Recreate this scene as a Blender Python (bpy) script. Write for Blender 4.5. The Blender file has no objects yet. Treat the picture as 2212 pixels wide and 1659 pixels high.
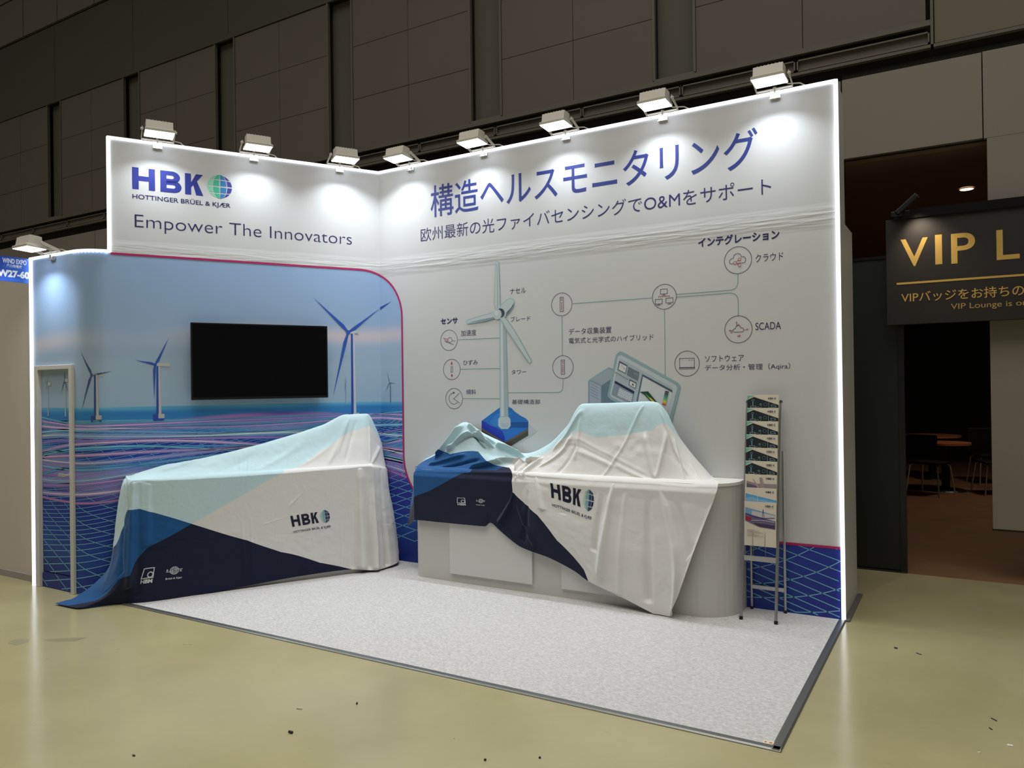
import bpy, bmesh, math, random
import numpy as np
from mathutils import Vector, Matrix

random.seed(7)
rng = np.random.default_rng(7)
scene = bpy.context.scene
COL = scene.collection

# ------------------------------------------------------------------ camera
CX, CY, CZ = 4.6823, -5.4931, 1.5871
YAW, PITCH, ROLL, FPX = -0.5362, 0.0039, -0.0134, 1647.4161
L, D, A = 3.9702, 2.0841, -1.9705          # right wall length, booth depth, left end of the store front
SB = 2.2366                                 # length of the straight left wall
_cy, _sy, _cp, _sp = math.cos(YAW), math.sin(YAW), math.cos(PITCH), math.sin(PITCH)
FW = np.array([_sy*_cp, _cy*_cp, _sp]); _R0 = np.array([_cy, -_sy, 0.0]); _U0 = np.cross(_R0, FW)
RT = _R0*math.cos(ROLL) + _U0*math.sin(ROLL); UP = -_R0*math.sin(ROLL) + _U0*math.cos(ROLL)
CAM = np.array([CX, CY, CZ])
cd = bpy.data.cameras.new('camera'); cam = bpy.data.objects.new('camera', cd); COL.objects.link(cam)
m = Matrix.Identity(4)
for i in range(3):
    m[i][0], m[i][1], m[i][2], m[i][3] = RT[i], UP[i], -FW[i], CAM[i]
cam.matrix_world = m
cd.sensor_width = 36.0; cd.lens = 36.0*FPX/2212.0; cd.clip_end = 200
scene.camera = cam

# ------------------------------------------------------------------ world, exposure, hall light
vs = scene.view_settings
vs.view_transform = 'Standard'; vs.look = 'None'; vs.exposure = 0.0; vs.gamma = 1.0; vs.use_curve_mapping = False
w = bpy.data.worlds.new('world'); scene.world = w; w.use_nodes = True
w.node_tree.nodes['Background'].inputs[0].default_value = (1.0, 0.95, 0.88, 1)
w.node_tree.nodes['Background'].inputs[1].default_value = 0.10
def area(name, loc, direction, sx, sy, power, color, spread=180):
    d = bpy.data.lights.new(name, 'AREA'); d.shape = 'RECTANGLE'; d.size = sx; d.size_y = sy
    d.energy = power; d.color = color; d.spread = math.radians(spread)
    o = bpy.data.objects.new(name, d); COL.objects.link(o); o.location = loc
    o.rotation_euler = Vector(direction).to_track_quat('-Z', 'Y').to_euler()
    return o
area('hall_ceiling_light', (4.5, -5.5, 12.0), (0, 0, -1), 11, 8, 560, (1.0, 0.965, 0.895), 130)
area('hall_ceiling_light', (-7.0, -7.0, 12.0), (0, 0, -1), 8, 6, 300, (1.0, 0.95, 0.85), 130)

# ------------------------------------------------------------------ pixel rays (measuring the photograph)
def ray(px, py): return FW + RT*(px-1106)/FPX - UP*(py-829.5)/FPX
def hit(px, py, n, d):
    r = ray(px, py); n = np.asarray(n, float); return CAM + r*((d - CAM@n)/(r@n))
LD = np.array([-.5, -.8660254, 0]); LN = np.array([.8660254, -.5, 0])
def onR(px, py, y=0.0): p = hit(px, py, (0, 1, 0), y); return (p[0], p[2])
def onL(px, py, o=0.0): p = hit(px, py, LN, o); return (-(p@LD), p[2])
def onX(px, py, x): p = hit(px, py, (1, 0, 0), x); return (p[1], p[2])
def onF(px, py, z=0.0): return hit(px, py, (0, 0, 1), z)
def proj(P):
    d = P - CAM; k = d@FW
    return 1106 + FPX*(d@RT)/k, 829.5 - FPX*(d@UP)/k
def lc(s, o, z): return LD*s + LN*o + np.array([0, 0, z])

# ------------------------------------------------------------------ materials
def lin(c):
    r = []
    for v in c[:3]:
        v = v/255.0; r.append(v/12.92 if v <= .04045 else ((v+.055)/1.055)**2.4)
    return (r[0], r[1], r[2], 1.0)
MATS = {}
def mat(name, col, rough=.6, metal=0.0, spec=.5, emit=None, estr=0.0, noise=0.0, nscale=8.0, bump=0.0, bscale=60.0):
    if name in MATS: return MATS[name]
    mt = bpy.data.materials.new(name); mt.use_nodes = True; nt = mt.node_tree; b = nt.nodes['Principled BSDF']
    b.inputs['Base Color'].default_value = lin(col); b.inputs['Roughness'].default_value = rough
    b.inputs['Metallic'].default_value = metal; b.inputs['Specular IOR Level'].default_value = spec
    if emit is not None:
        b.inputs['Emission Color'].default_value = lin(emit); b.inputs['Emission Strength'].default_value = estr
    tc = nt.nodes.new('ShaderNodeTexCoord')
    if noise:
        n = nt.nodes.new('ShaderNodeTexNoise'); n.inputs['Scale'].default_value = nscale; n.inputs['Detail'].default_value = 5
        nt.links.new(tc.outputs['Object'], n.inputs['Vector'])
        r = nt.nodes.new('ShaderNodeValToRGB'); c = lin(col)
        r.color_ramp.elements[0].position = .3; r.color_ramp.elements[1].position = .7
        r.color_ramp.elements[0].color = tuple(max(0, v*(1-noise)) for v in c[:3]) + (1,)
        r.color_ramp.elements[1].color = tuple(min(1, v*(1+noise)) for v in c[:3]) + (1,)
        nt.links.new(n.outputs['Fac'], r.inputs['Fac']); nt.links.new(r.outputs['Color'], b.inputs['Base Color'])
    if bump:
        n2 = nt.nodes.new('ShaderNodeTexNoise'); n2.inputs['Scale'].default_value = bscale; n2.inputs['Detail'].default_value = 4
        nt.links.new(tc.outputs['Object'], n2.inputs['Vector'])
        bp = nt.nodes.new('ShaderNodeBump'); bp.inputs['Strength'].default_value = bump; bp.inputs['Distance'].default_value = .01
        nt.links.new(n2.outputs['Fac'], bp.inputs['Height']); nt.links.new(bp.outputs['Normal'], b.inputs['Normal'])
    MATS[name] = mt; return mt

def m_attr(name, rough=.5, spec=.5):
    if name in MATS: return MATS[name]
    mt = bpy.data.materials.new(name); mt.use_nodes = True; nt = mt.node_tree; b = nt.nodes['Principled BSDF']
    a = nt.nodes.new('ShaderNodeAttribute'); a.attribute_name = 'ink'
    nt.links.new(a.outputs['Color'], b.inputs['Base Color']); b.inputs['Roughness'].default_value = rough
    b.inputs['Specular IOR Level'].default_value = spec
    MATS[name] = mt; return mt
PRINT = m_attr('printed_vinyl', .5, .4)

def m_wall():
    mt = bpy.data.materials.new('white_vinyl_wall'); mt.use_nodes = True; nt = mt.node_tree; b = nt.nodes['Principled BSDF']
    b.inputs['Base Color'].default_value = (.60, .60, .595, 1); b.inputs['Roughness'].default_value = .42
    tc = nt.nodes.new('ShaderNodeNewGeometry'); sep = nt.nodes.new('ShaderNodeSeparateXYZ')
    nt.links.new(tc.outputs['Position'], sep.inputs[0])
    # creases along the joint of the two wall heights (z 2.7)
    mp = nt.nodes.new('ShaderNodeMapping'); mp.inputs['Scale'].default_value = (2.2, 2.2, 26)
    nt.links.new(tc.outputs['Position'], mp.inputs['Vector'])
    n = nt.nodes.new('ShaderNodeTexNoise'); n.inputs['Scale'].default_value = 1.3; n.inputs['Detail'].default_value = 4
    nt.links.new(mp.outputs['Vector'], n.inputs['Vector'])
    s = nt.nodes.new('ShaderNodeMath'); s.operation = 'SUBTRACT'; s.inputs[1].default_value = 2.71
    nt.links.new(sep.outputs['Z'], s.inputs[0])
    ab = nt.nodes.new('ShaderNodeMath'); ab.operation = 'ABSOLUTE'; nt.links.new(s.outputs[0], ab.inputs[0])
    mr = nt.nodes.new('ShaderNodeMapRange'); mr.inputs['From Min'].default_value = .02; mr.inputs['From Max'].default_value = .09
    mr.inputs['To Min'].default_value = 1; mr.inputs['To Max'].default_value = 0.0
    nt.links.new(ab.outputs[0], mr.inputs['Value'])
    mu = nt.nodes.new('ShaderNodeMath'); mu.operation = 'MULTIPLY'
    nt.links.new(n.outputs['Fac'], mu.inputs[0]); nt.links.new(mr.outputs['Result'], mu.inputs[1])
    n3 = nt.nodes.new('ShaderNodeTexNoise'); n3.inputs['Scale'].default_value = 14; n3.inputs['Detail'].default_value = 2
    nt.links.new(tc.outputs['Position'], n3.inputs['Vector'])
    ad = nt.nodes.new('ShaderNodeMath'); ad.operation = 'MULTIPLY_ADD'; ad.inputs[1].default_value = .035
    nt.links.new(n3.outputs['Fac'], ad.inputs[0]); nt.links.new(mu.outputs[0], ad.inputs[2])
    bp = nt.nodes.new('ShaderNodeBump'); bp.inputs['Strength'].default_value = .6; bp.inputs['Distance'].default_value = .012
    nt.links.new(ad.outputs[0], bp.inputs['Height']); nt.links.new(bp.outputs['Normal'], b.inputs['Normal'])
    return mt
WALL = m_wall()
WHITE = mat('white_laminate', (198, 196, 190), .45)
WHITE2 = mat('white_door_laminate', (208, 207, 203), .38)
ALU = mat('brushed_aluminium', (178, 178, 176), .32, .9)
ALUD = mat('grey_aluminium_edging', (128, 130, 128), .35, .75)
CHROME = mat('chrome', (222, 220, 214), .28, .85)
BLACK = mat('black_plastic', (14, 14, 16), .45)
LAMPW = mat('lamp_white_enamel', (205, 200, 188), .45)
LEDM = mat('led_light', (255, 255, 255), .5, emit=(238, 244, 255), estr=1.9)
LEDF = mat('lamp_glass_lit', (255, 255, 255), .5, emit=(236, 243, 255), estr=6.0)

# ------------------------------------------------------------------ mesh helpers
def link(o): COL.objects.link(o); return o
def obj(name, bm, mt, parent=None, smooth=False, kind=None, label=None):
    me = bpy.data.meshes.new(name); bm.to_mesh(me); bm.free()
    return objm(name, me, mt, parent, smooth, kind, label)
def objm(name, me, mt, parent=None, smooth=False, kind=None, label=None):
    for x in (mt if isinstance(mt, (list, tuple)) else [mt]): me.materials.append(x)
    if smooth: me.polygons.foreach_set('use_smooth', [True]*len(me.polygons))
    o = link(bpy.data.objects.new(name, me))
    if parent is not None: o.parent = parent; o.matrix_parent_inverse = parent.matrix_world.inverted() if False else Matrix.Identity(4)
    if kind: o['kind'] = kind
    if label: o['label'] = label
    return o
def tag(o, label, cat, group=None):
    o['label'] = label; o['category'] = cat
    if group: o['group'] = group
    return o
def thing(name, label, cat, loc=(0, 0, 0), rz=0.0, group=None):
    o = link(bpy.data.objects.new(name, None)); o.location = loc; o.rotation_euler = (0, 0, rz); o.empty_display_size = .1
    return tag(o, label, cat, group)
def B(): return bmesh.new()
def box(bm, c, s, rot=None, bev=0.0):
    r = bmesh.ops.create_cube(bm, size=1.0); vs_ = r['verts']
    bmesh.ops.scale(bm, vec=s, verts=vs_)
    if bev:
        es = list({e for v in vs_ for e in v.link_edges})
        rb = bmesh.ops.bevel(bm, geom=es, offset=bev, segments=2, affect='EDGES', profile=.5)
        vs_ = list({v for f in rb['faces'] for v in f.verts} | {v for v in vs_ if v.is_valid})
    if rot is not None: bmesh.ops.rotate(bm, cent=(0, 0, 0), matrix=rot, verts=vs_)
    bmesh.ops.translate(bm, vec=c, verts=vs_); return vs_
def box2(bm, a, b, bev=0.0):
    a = np.array(a, float); b = np.array(b, float)
    return box(bm, tuple((a+b)/2), tuple(np.abs(b-a)), None, bev)
def cyl(bm, p, q, r, r2=None, seg=12):
    p = Vector(p); q = Vector(q); d = q-p
    M = Matrix.Translation((p+q)/2) @ d.to_track_quat('Z', 'Y').to_matrix().to_4x4()
    return bmesh.ops.create_cone(bm, cap_ends=True, segments=seg, radius1=r, radius2=r if r2 is None else r2, depth=d.length, matrix=M)['verts']
def tube(bm, pts, r, seg=8):
    for a, b in zip(pts[:-1], pts[1:]): cyl(bm, a, b, r, seg=seg)
def prism(bm, pts2, z0, z1):
    vb = [bm.verts.new((x, y, z0)) for x, y in pts2]; vt = [bm.verts.new((x, y, z1)) for x, y in pts2]
    n = len(pts2)
    for i in range(n): bm.faces.new((vb[i], vb[(i+1) % n], vt[(i+1) % n], vt[i]))
    bm.faces.new(vb[::-1]); bm.faces.new(vt)
    return vb+vt
def boxL(bm, s0, s1, o0, o1, z0, z1):    # box in the left wall's own frame
    P = [lc(s, o, z) for z in (z0, z1) for s, o in ((s0, o0), (s1, o0), (s1, o1), (s0, o1))]
    v = [bm.verts.new(tuple(p)) for p in P]
    for f in ((0, 1, 2, 3), (4, 5, 6, 7), (0, 1, 5, 4), (1, 2, 6, 5), (2, 3, 7, 6), (3, 0, 4, 7)): bm.faces.new([v[i] for i in f])
    bmesh.ops.recalc_face_normals(bm, faces=bm.faces)
def grid_mesh(name, P, col=None, mask=None):
    nv, nu = P.shape[:2]
    idx = np.arange(nv*nu).reshape(nv, nu)
    q = np.stack([idx[:-1, :-1], idx[:-1, 1:], idx[1:, 1:], idx[1:, :-1]], -1).reshape(-1, 4)
    me = bpy.data.meshes.new(name)
    me.vertices.add(nv*nu); me.vertices.foreach_set('co', P.reshape(-1).astype(np.float32))
    me.loops.add(len(q)*4); me.loops.foreach_set('vertex_index', q.reshape(-1).astype(np.int32))
    me.polygons.add(len(q)); me.polygons.foreach_set('loop_start', np.arange(0, len(q)*4, 4, dtype=np.int32))
    me.update(calc_edges=True)
    if col is not None:
        a = me.attributes.new('ink', 'FLOAT_COLOR', 'POINT')
        c = np.ones((nv*nu, 4), np.float32); c[:, :3] = col.reshape(-1, 3); a.data.foreach_set('color', c.reshape(-1))
    me.validate(); return me
class Ink:
    """flat print: coloured polygons and strokes, laid on a surface by a mapping (q,z,lift) -> xyz"""
    def __init__(s, mp, base=.0012, step=.00012): s.mp = mp; s.v = []; s.f = []; s.c = []; s.h = base; s.st = step
    def poly(s, pts, col, lift=True):
        n = len(s.v); c = lin(col) if len(col) == 3 else col
        for q, z in pts: s.v.append(tuple(s.mp(q, z, s.h))); s.c.append(c)
        s.f.append(tuple(range(n, n+len(pts))))
        if lift: s.h += s.st
    def stroke(s, pts, wd, col, closed=False, lift=True):
        c = lin(col) if len(col) == 3 else col
        p = np.array(pts, float)
        if closed: p = np.vstack([p, p[:1]])
        t = np.gradient(p, axis=0)
        if closed: t[0] = t[-1] = p[1]-p[-2]
        t /= np.maximum(np.linalg.norm(t, axis=1, keepdims=True), 1e-9); nn = np.stack([-t[:, 1], t[:, 0]], 1)
        wd = np.asarray(wd)*np.ones(len(p)); n = len(s.v)
        for i in range(len(p)):
            for sg in (-.5, .5):
                a = p[i]+nn[i]*wd[i]*sg; s.v.append(tuple(s.mp(a[0], a[1], s.h))); s.c.append(c)
        for i in range(len(p)-1): s.f.append((n+2*i, n+2*i+1, n+2*i+3, n+2*i+2))
        if lift: s.h += s.st
    def seg(s, a, b, wd, col): s.stroke([a, b], wd, col)
    def sharp(s, pts, wd, col, closed=False):       # polyline with crisp corners
        P = list(pts) + ([pts[0]] if closed else [])
        for a, b in zip(P[:-1], P[1:]):
            a = np.array(a, float); b = np.array(b, float); t = (b-a)/max(np.linalg.norm(b-a), 1e-9)*wd*.5
            s.stroke([a-t, b+t], wd, col, lift=False)
        s.h += s.st
    def circle(s, c, r, wd, col, n=40, ry=None):
        ry = r if ry is None else ry
        s.stroke([(c[0]+r*math.cos(2*math.pi*i/n), c[1]+ry*math.sin(2*math.pi*i/n)) for i in range(n)], wd, col, True)
    def disc(s, c, r, col, n=28, ry=None):
        ry = r if ry is None else ry
        s.poly([(c[0]+r*math.cos(2*math.pi*i/n), c[1]+ry*math.sin(2*math.pi*i/n)) for i in range(n)], col)
    def build(s, name, parent=None, label=None, kind=None, mt=None):
        me = bpy.data.meshes.new(name); me.from_pydata(s.v, [], s.f)
        a = me.attributes.new('ink', 'FLOAT_COLOR', 'POINT'); a.data.foreach_set('color', np.array(s.c, np.float32).reshape(-1))
        return objm(name, me, mt or PRINT, parent, label=label, kind=kind)

def glyphs(text, bold=0.0):
    """outline text as a triangulated flat mesh; returns verts (n,2), faces"""
    c = bpy.data.curves.new('t', 'FONT'); c.body = text; c.offset = bold; c.resolution_u = 5
    o = bpy.data.objects.new('t', c); COL.objects.link(o)
    dg = bpy.context.evaluated_depsgraph_get(); me = bpy.data.meshes.new_from_object(o.evaluated_get(dg))
    v = np.array([(q.co.x, q.co.y) for q in me.vertices]); f = [tuple(p.vertices) for p in me.polygons]
    bpy.data.objects.remove(o); bpy.data.curves.remove(c); bpy.data.meshes.remove(me)
    return v, f
def text_fit(ink, text, bl, tr, col, bold=0.0, prefix=None, vref=None):
    """letter text so that its ink (or the ink of prefix) fills the rectangle bl..tr"""
    v, f = glyphs(text, bold); r = v if prefix is None else glyphs(prefix, bold)[0]
    x0, x1, y0, y1 = r[:, 0].min(), r[:, 0].max(), r[:, 1].min(), r[:, 1].max()
    if vref: q = glyphs(vref, bold)[0]; y0, y1 = q[:, 1].min(), q[:, 1].max()
    sx = (tr[0]-bl[0])/(x1-x0); sy = (tr[1]-bl[1])/(y1-y0); n = len(ink.v); c = lin(col)
    for x, y in v:
        ink.v.append(tuple(ink.mp(bl[0]+(x-x0)*sx, bl[1]+(y-y0)*sy, ink.h))); ink.c.append(c)
    for q in f: ink.f.append(tuple(i+n for i in q))
    ink.h += ink.st
def boxed(f, lb, lt, rb, rt):      # left bottom, left top, right bottom, right top in the photo -> upright rectangle on the wall
    P = [f(*p) for p in (lb, lt, rb, rt)]
    return ((P[0][0]+P[1][0])/2, (P[0][1]+P[2][1])/2), ((P[2][0]+P[3][0])/2, (P[1][1]+P[3][1])/2)
def mR(q, z, h): return (q, -h, z)
def mL(q, z, h): return tuple(lc(-q, h, z))

def globe(ink, cx, cz, rx, rz, cols, gap=.1):
    """HBK globe: grid of coloured cells between meridians and parallels"""
    lon = [(-1, -.62), (-.55, -.04), (.04, .55), (.62, 1)]
    lat = [(-.95, -.58), (-.50, -.05), (.05, .50), (.58, .95)]
    def P(a, b):
        y = b; x = a*math.sqrt(max(0, 1-b*b)); y2 = b - .10*(1-a*a)*(-1 if b < 0 else 1)*(-1)*abs(b)
        return (cx+rx*x, cz+rz*y2)
    for i, (a0, a1) in enumerate(lon):
        for b0, b1 in lat:
            n = 6
            pts = [P(a0, b0+(b1-b0)*k/n) for k in range(n+1)] + [P(a0+(a1-a0)*k/n, b1) for k in range(1, n+1)] + \
                  [P(a1, b1-(b1-b0)*k/n) for k in range(1, n+1)] + [P(a1-(a1-a0)*k/n, b0) for k in range(1, n)]
            ink.poly(pts, cols[i], lift=False)
    ink.h += ink.st

# ================================================================== HALL
def m_floor():
    mt = bpy.data.materials.new('olive_epoxy_floor'); mt.use_nodes = True; nt = mt.node_tree; b = nt.nodes['Principled BSDF']
    g = nt.nodes.new('ShaderNodeNewGeometry')
    n1 = nt.nodes.new('ShaderNodeTexNoise'); n1.inputs['Scale'].default_value = .8; n1.inputs['Detail'].default_value = 6; n1.inputs['Roughness'].default_value = .55
    nt.links.new(g.outputs['Position'], n1.inputs['Vector'])
    r1 = nt.nodes.new('ShaderNodeValToRGB'); r1.color_ramp.elements[0].position = .3; r1.color_ramp.elements[1].position = .72
    r1.color_ramp.elements[0].color = lin((158, 151, 112)); r1.color_ramp.elements[1].color = lin((180, 172, 132))
    nt.links.new(n1.outputs['Fac'], r1.inputs['Fac'])
    # scuffs
    mp = nt.nodes.new('ShaderNodeMapping'); mp.inputs['Scale'].default_value = (3.0, 16, 1); mp.inputs['Rotation'].default_value = (0, 0, .5)
    nt.links.new(g.outputs['Position'], mp.inputs['Vector'])
    n2 = nt.nodes.new('ShaderNodeTexNoise'); n2.inputs['Scale'].default_value = 2.6; n2.inputs['Detail'].default_value = 8; n2.inputs['Roughness'].default_value = .62
    nt.links.new(mp.outputs['Vector'], n2.inputs['Vector'])
    r2 = nt.nodes.new('ShaderNodeValToRGB'); r2.color_ramp.elements[0].position = .66; r2.color_ramp.elements[1].position = .76
    nt.links.new(n2.outputs['Fac'], r2.inputs['Fac'])
    mx = nt.nodes.new('ShaderNodeMix'); mx.data_type = 'RGBA'; mx.inputs['B'].default_value = lin((118, 108, 80))
    sc = nt.nodes.new('ShaderNodeMath'); sc.operation = 'MULTIPLY'; sc.inputs[1].default_value = .45
    nt.links.new(r2.outputs['Color'], sc.inputs[0]); nt.links.new(sc.outputs[0], mx.inputs['Factor'])
    nt.links.new(r1.outputs['Color'], mx.inputs['A']); nt.links.new(mx.outputs['Result'], b.inputs['Base Color'])
    rr = nt.nodes.new('ShaderNodeMapRange'); rr.inputs['To Min'].default_value = .13; rr.inputs['To Max'].default_value = .24
    nt.links.new(n1.outputs['Fac'], rr.inputs['Value']); nt.links.new(rr.outputs['Result'], b.inputs['Roughness'])
    n3 = nt.nodes.new('ShaderNodeTexNoise'); n3.inputs['Scale'].default_value = 2.2; n3.inputs['Detail'].default_value = 3
    nt.links.new(g.outputs['Position'], n3.inputs['Vector'])
    bp = nt.nodes.new('ShaderNodeBump'); bp.inputs['Strength'].default_value = .25; bp.inputs['Distance'].default_value = .008
    nt.links.new(n3.outputs['Fac'], bp.inputs['Height']); nt.links.new(bp.outputs['Normal'], b.inputs['Normal'])
    b.inputs['Specular IOR Level'].default_value = .5
    return mt
bm = B(); box2(bm, (-24, -16, -.1), (14, 1.6, 0)); obj('floor', bm, m_floor(), kind='structure')
bm = B(); box2(bm, (-2.2, 1.6, -.1), (12, 14, 0)); obj('floor_lounge', bm, mat('brown_lounge_carpet', (112, 80, 48), .85, noise=.12, nscale=3), kind='structure')

YH = 1.6
HP = mat('hall_panel_brown', (98, 90, 81), .7, noise=.05, nscale=.6)
HP2 = mat('hall_panel_dark', (76, 72, 62), .7, noise=.05, nscale=.5)
HP3 = mat('hall_panel_lower', (134, 127, 115), .65, noise=.04, nscale=.8)
HP4 = mat('hall_panel_upper', (118, 110, 96), .7, noise=.05, nscale=.5)
HPO = mat('hall_panel_olive', (108, 103, 84), .7, noise=.04, nscale=.5)
HSL = mat('hall_slot_grey', (88, 84, 74), .7)
HJ = mat('hall_joint_dark', (40, 38, 34), .8)
HTR = mat('hall_trim', (98, 92, 82), .6)
bm = B(); box2(bm, (-24, YH+.10, 4.2), (12, YH+.16, 11)); box2(bm, (-24, YH+.06, 0), (3.80, YH+.16, 4.2)); box2(bm, (3.8, YH+.06, 3.52), (12, YH+.16, 4.25))
hall = obj('wall_back', bm, HJ, kind='structure')
def pan(x0, x1, z0, z1, mt, name='panel', y0=YH, th=.05, g=.006):
    bm = B(); box2(bm, (x0+g, y0, z0+g), (x1-g, y0+th, z1-g)); return obj(name, bm, mt, hall)
per = 2.145
slots = [-8.60+per*k for k in range(-8, 6)]            # slot left edges
for k, sx in enumerate(slots):
    # recessed slot: reveal box
    bm = B()
    box2(bm, (sx+.01, YH+.085, 4.56), (sx+.40, YH+.10, 6.45)); obj('slot_panel', bm, HSL, hall)
    bm = B(); box2(bm, (sx-.012, YH-.012, 4.54), (sx+.012, YH+.03, 6.49)); box2(bm, (sx+.388, YH-.012, 4.54), (sx+.412, YH+.03, 6.49)); box2(bm, (sx, YH-.012, 4.52), (sx+.4, YH+.09, 4.55))
    obj('slot_frame', bm, HTR, hall)
    nx = sx+.412; w2 = (per-.424)/2
    if sx < 2:
        for j in range(2):
            for z0, z1 in ((4.53, 5.15), (5.15, 5.80), (5.80, 6.45)): pan(nx+j*w2, nx+(j+1)*w2, z0, z1, HP, g=.003)
    else:
        for j in range(2):
            for z0, z1 in ((4.53, 5.15), (5.15, 5.80), (5.80, 6.45)): pan(nx+j*.955, nx+(j+1)*.955, z0, z1, HP, g=.003)
for k in range(-7, 9):
    x0 = -8.37-2.168+2.168*k; pan(x0, x0+2.168 if k < 7 else 4.47 if k == 7 else x0, 6.52, 7.76, HP2, g=.004) if k < 7 else None
pan(-8.37-2.168*3, -8.37-2.168, 6.52, 7.76, HP2)
for k in range(-10, 14):
    for z0 in (7.80, 8.55, 9.3): pan(-12.54+1.065*k, -12.54+1.065*(k+1), z0, z0+.74, HP4, g=.010)
bm = B(); box2(bm, (-24, YH-.015, 6.455), (4.47, YH+.02, 6.515)); obj('trim_1', bm, HP2, kind='structure')
bm = B(); box2(bm, (-24, YH-.015, 4.485), (4.48, YH+.03, 4.53)); obj('trim_2', bm, HTR, kind='structure')
for k in range(25):
    x1 = 4.47-1.043*k; x0 = x1-1.03
    bm = B(); box2(bm, (x0, YH-.01, 4.335), (x1, YH+.02, 4.35)); box2(bm, (x0, YH-.01, 4.425), (x1, YH+.02, 4.437))
    box2(bm, (x0, YH-.01, 4.335), (x0+.012, YH+.02, 4.437)); box2(bm, (x1-.012, YH-.01, 4.335), (x1, YH+.02, 4.437))
    f_ = obj('grille_frame', bm, HTR, hall)
    bm = B(); box2(bm, (x0, YH+.02, 4.32), (x1, YH+.04, 4.45)); obj('grille', bm, HP, hall)
bm = B(); box2(bm, (-24, YH-.02, 4.30), (4.48, YH+.03, 4.325)); obj('trim_3', bm, HTR, kind='structure')
for x0, x1 in ((4.50, 7.6), (7.6, 10.7)):
    for z0, z1 in ((4.33, 6.6), (6.6, 9)): pan(x0, x1, z0, z1, HPO)
bm = B(); box2(bm, (4.48, YH-.02, 4.30), (12, YH+.03, 4.325)); box2(bm, (4.478, YH-.02, 4.3), (4.498, YH+.03, 9)); obj('trim_4', bm, HTR, kind='structure')
# lower wall with its doorway
for k in range(-7, 11): pan(-12.0+1.58*k - .0, -12.0+1.58*(k+1) if k < 10 else 3.80, 0.0, 4.185, HP3) if -12.0+1.58*(k+1) <= 3.81 else None
pan(3.80, 4.832, 3.50, 4.19, HP3); pan(4.832, 6.4, 3.50, 4.19, HP3, g=.002)
bm = B(); box2(bm, (4.855, YH, .42), (6.4, YH+.06, 3.50)); box2(bm, (6.4, YH, .42), (8.0, YH+.06, 4.19)); obj('hanging_panel', bm, HP3, hall)
bm = B(); box2(bm, (4.85, YH+.005, .405), (8.0, YH+.07, .42)); obj('panel_edge', bm, BLACK, hall)

# lounge behind the doorway
DK = mat('lounge_dark_wall', (20, 19, 19), .8); DC = mat('lounge_brown_ceiling', (142, 118, 102), .75)
bm = B(); box2(bm, (-2, YH+.16, 3.5), (9, 12, 3.6)); box2(bm, (-2, YH+.16, 3.49), (9, YH+.7, 3.5)); obj('ceiling_lounge', bm, DC, kind='structure')
bm = B(); box2(bm, (-2, 11.9, 0), (9, 12, 3.5)); box2(bm, (-2.1, YH+.17, 0), (-2, 12, 3.5)); box2(bm, (9, YH+.17, 0), (9.1, 12, 3.5)); obj('wall_lounge', bm, DK, kind='structure')
t = link(bpy.data.objects.new('door_2', None)); t['kind'] = 'structure'
bm = B(); box2(bm, (3.80, YH+.01, 0.02), (4.205, YH+.055, 2.62)); obj('door_leaf', bm, mat('black_door', (24, 27, 29), .45), t)
bm = B(); box2(bm, (4.205, YH-.005, 0), (4.25, YH+.06, 2.64)); box2(bm, (3.78, YH, 2.62), (4.25, YH+.06, 2.645)); obj('door_frame', bm, mat('black_door_frame', (16, 17, 18), .3), t)
bm = B(); box2(bm, (3.78, YH-.01, 0), (4.25, YH+.06, .012)); obj('door_track', bm, mat('dark_track', (60, 58, 52), .4, .5), t)
t = thing('downlight', 'round recessed downlight glowing warm in the dark brown ceiling of the lounge', 'ceiling light', (4.72, 3.32, 3.49))
bm = B(); bmesh.ops.create_circle(bm, cap_ends=True, radius=.060, segments=28); bmesh.ops.translate(bm, vec=(0, 0, -.004), verts=bm.verts)
obj('diffuser', bm, mat('warm_lamp', (255, 240, 200), .5, emit=(255, 232, 190), estr=3.0), t)
bm = B(); r_ = bmesh.ops.create_cone(bm, cap_ends=False, segments=28, radius1=.075, radius2=.06, depth=.012); obj('rim', bm, mat('dark_rim', (60, 54, 48), .5), t)
area('lounge_downlight', (4.72, 3.32, 3.47), (0, 0, -1), .1, .1, 5, (1, .82, .58), 150)
area('lounge_fill', (5.5, 6.5, 3.4), (0, 0, -1), .6, .6, 22, (1, .84, .68))  # added fill without a fixture, its bounce lifts the dark lounge ceiling

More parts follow.
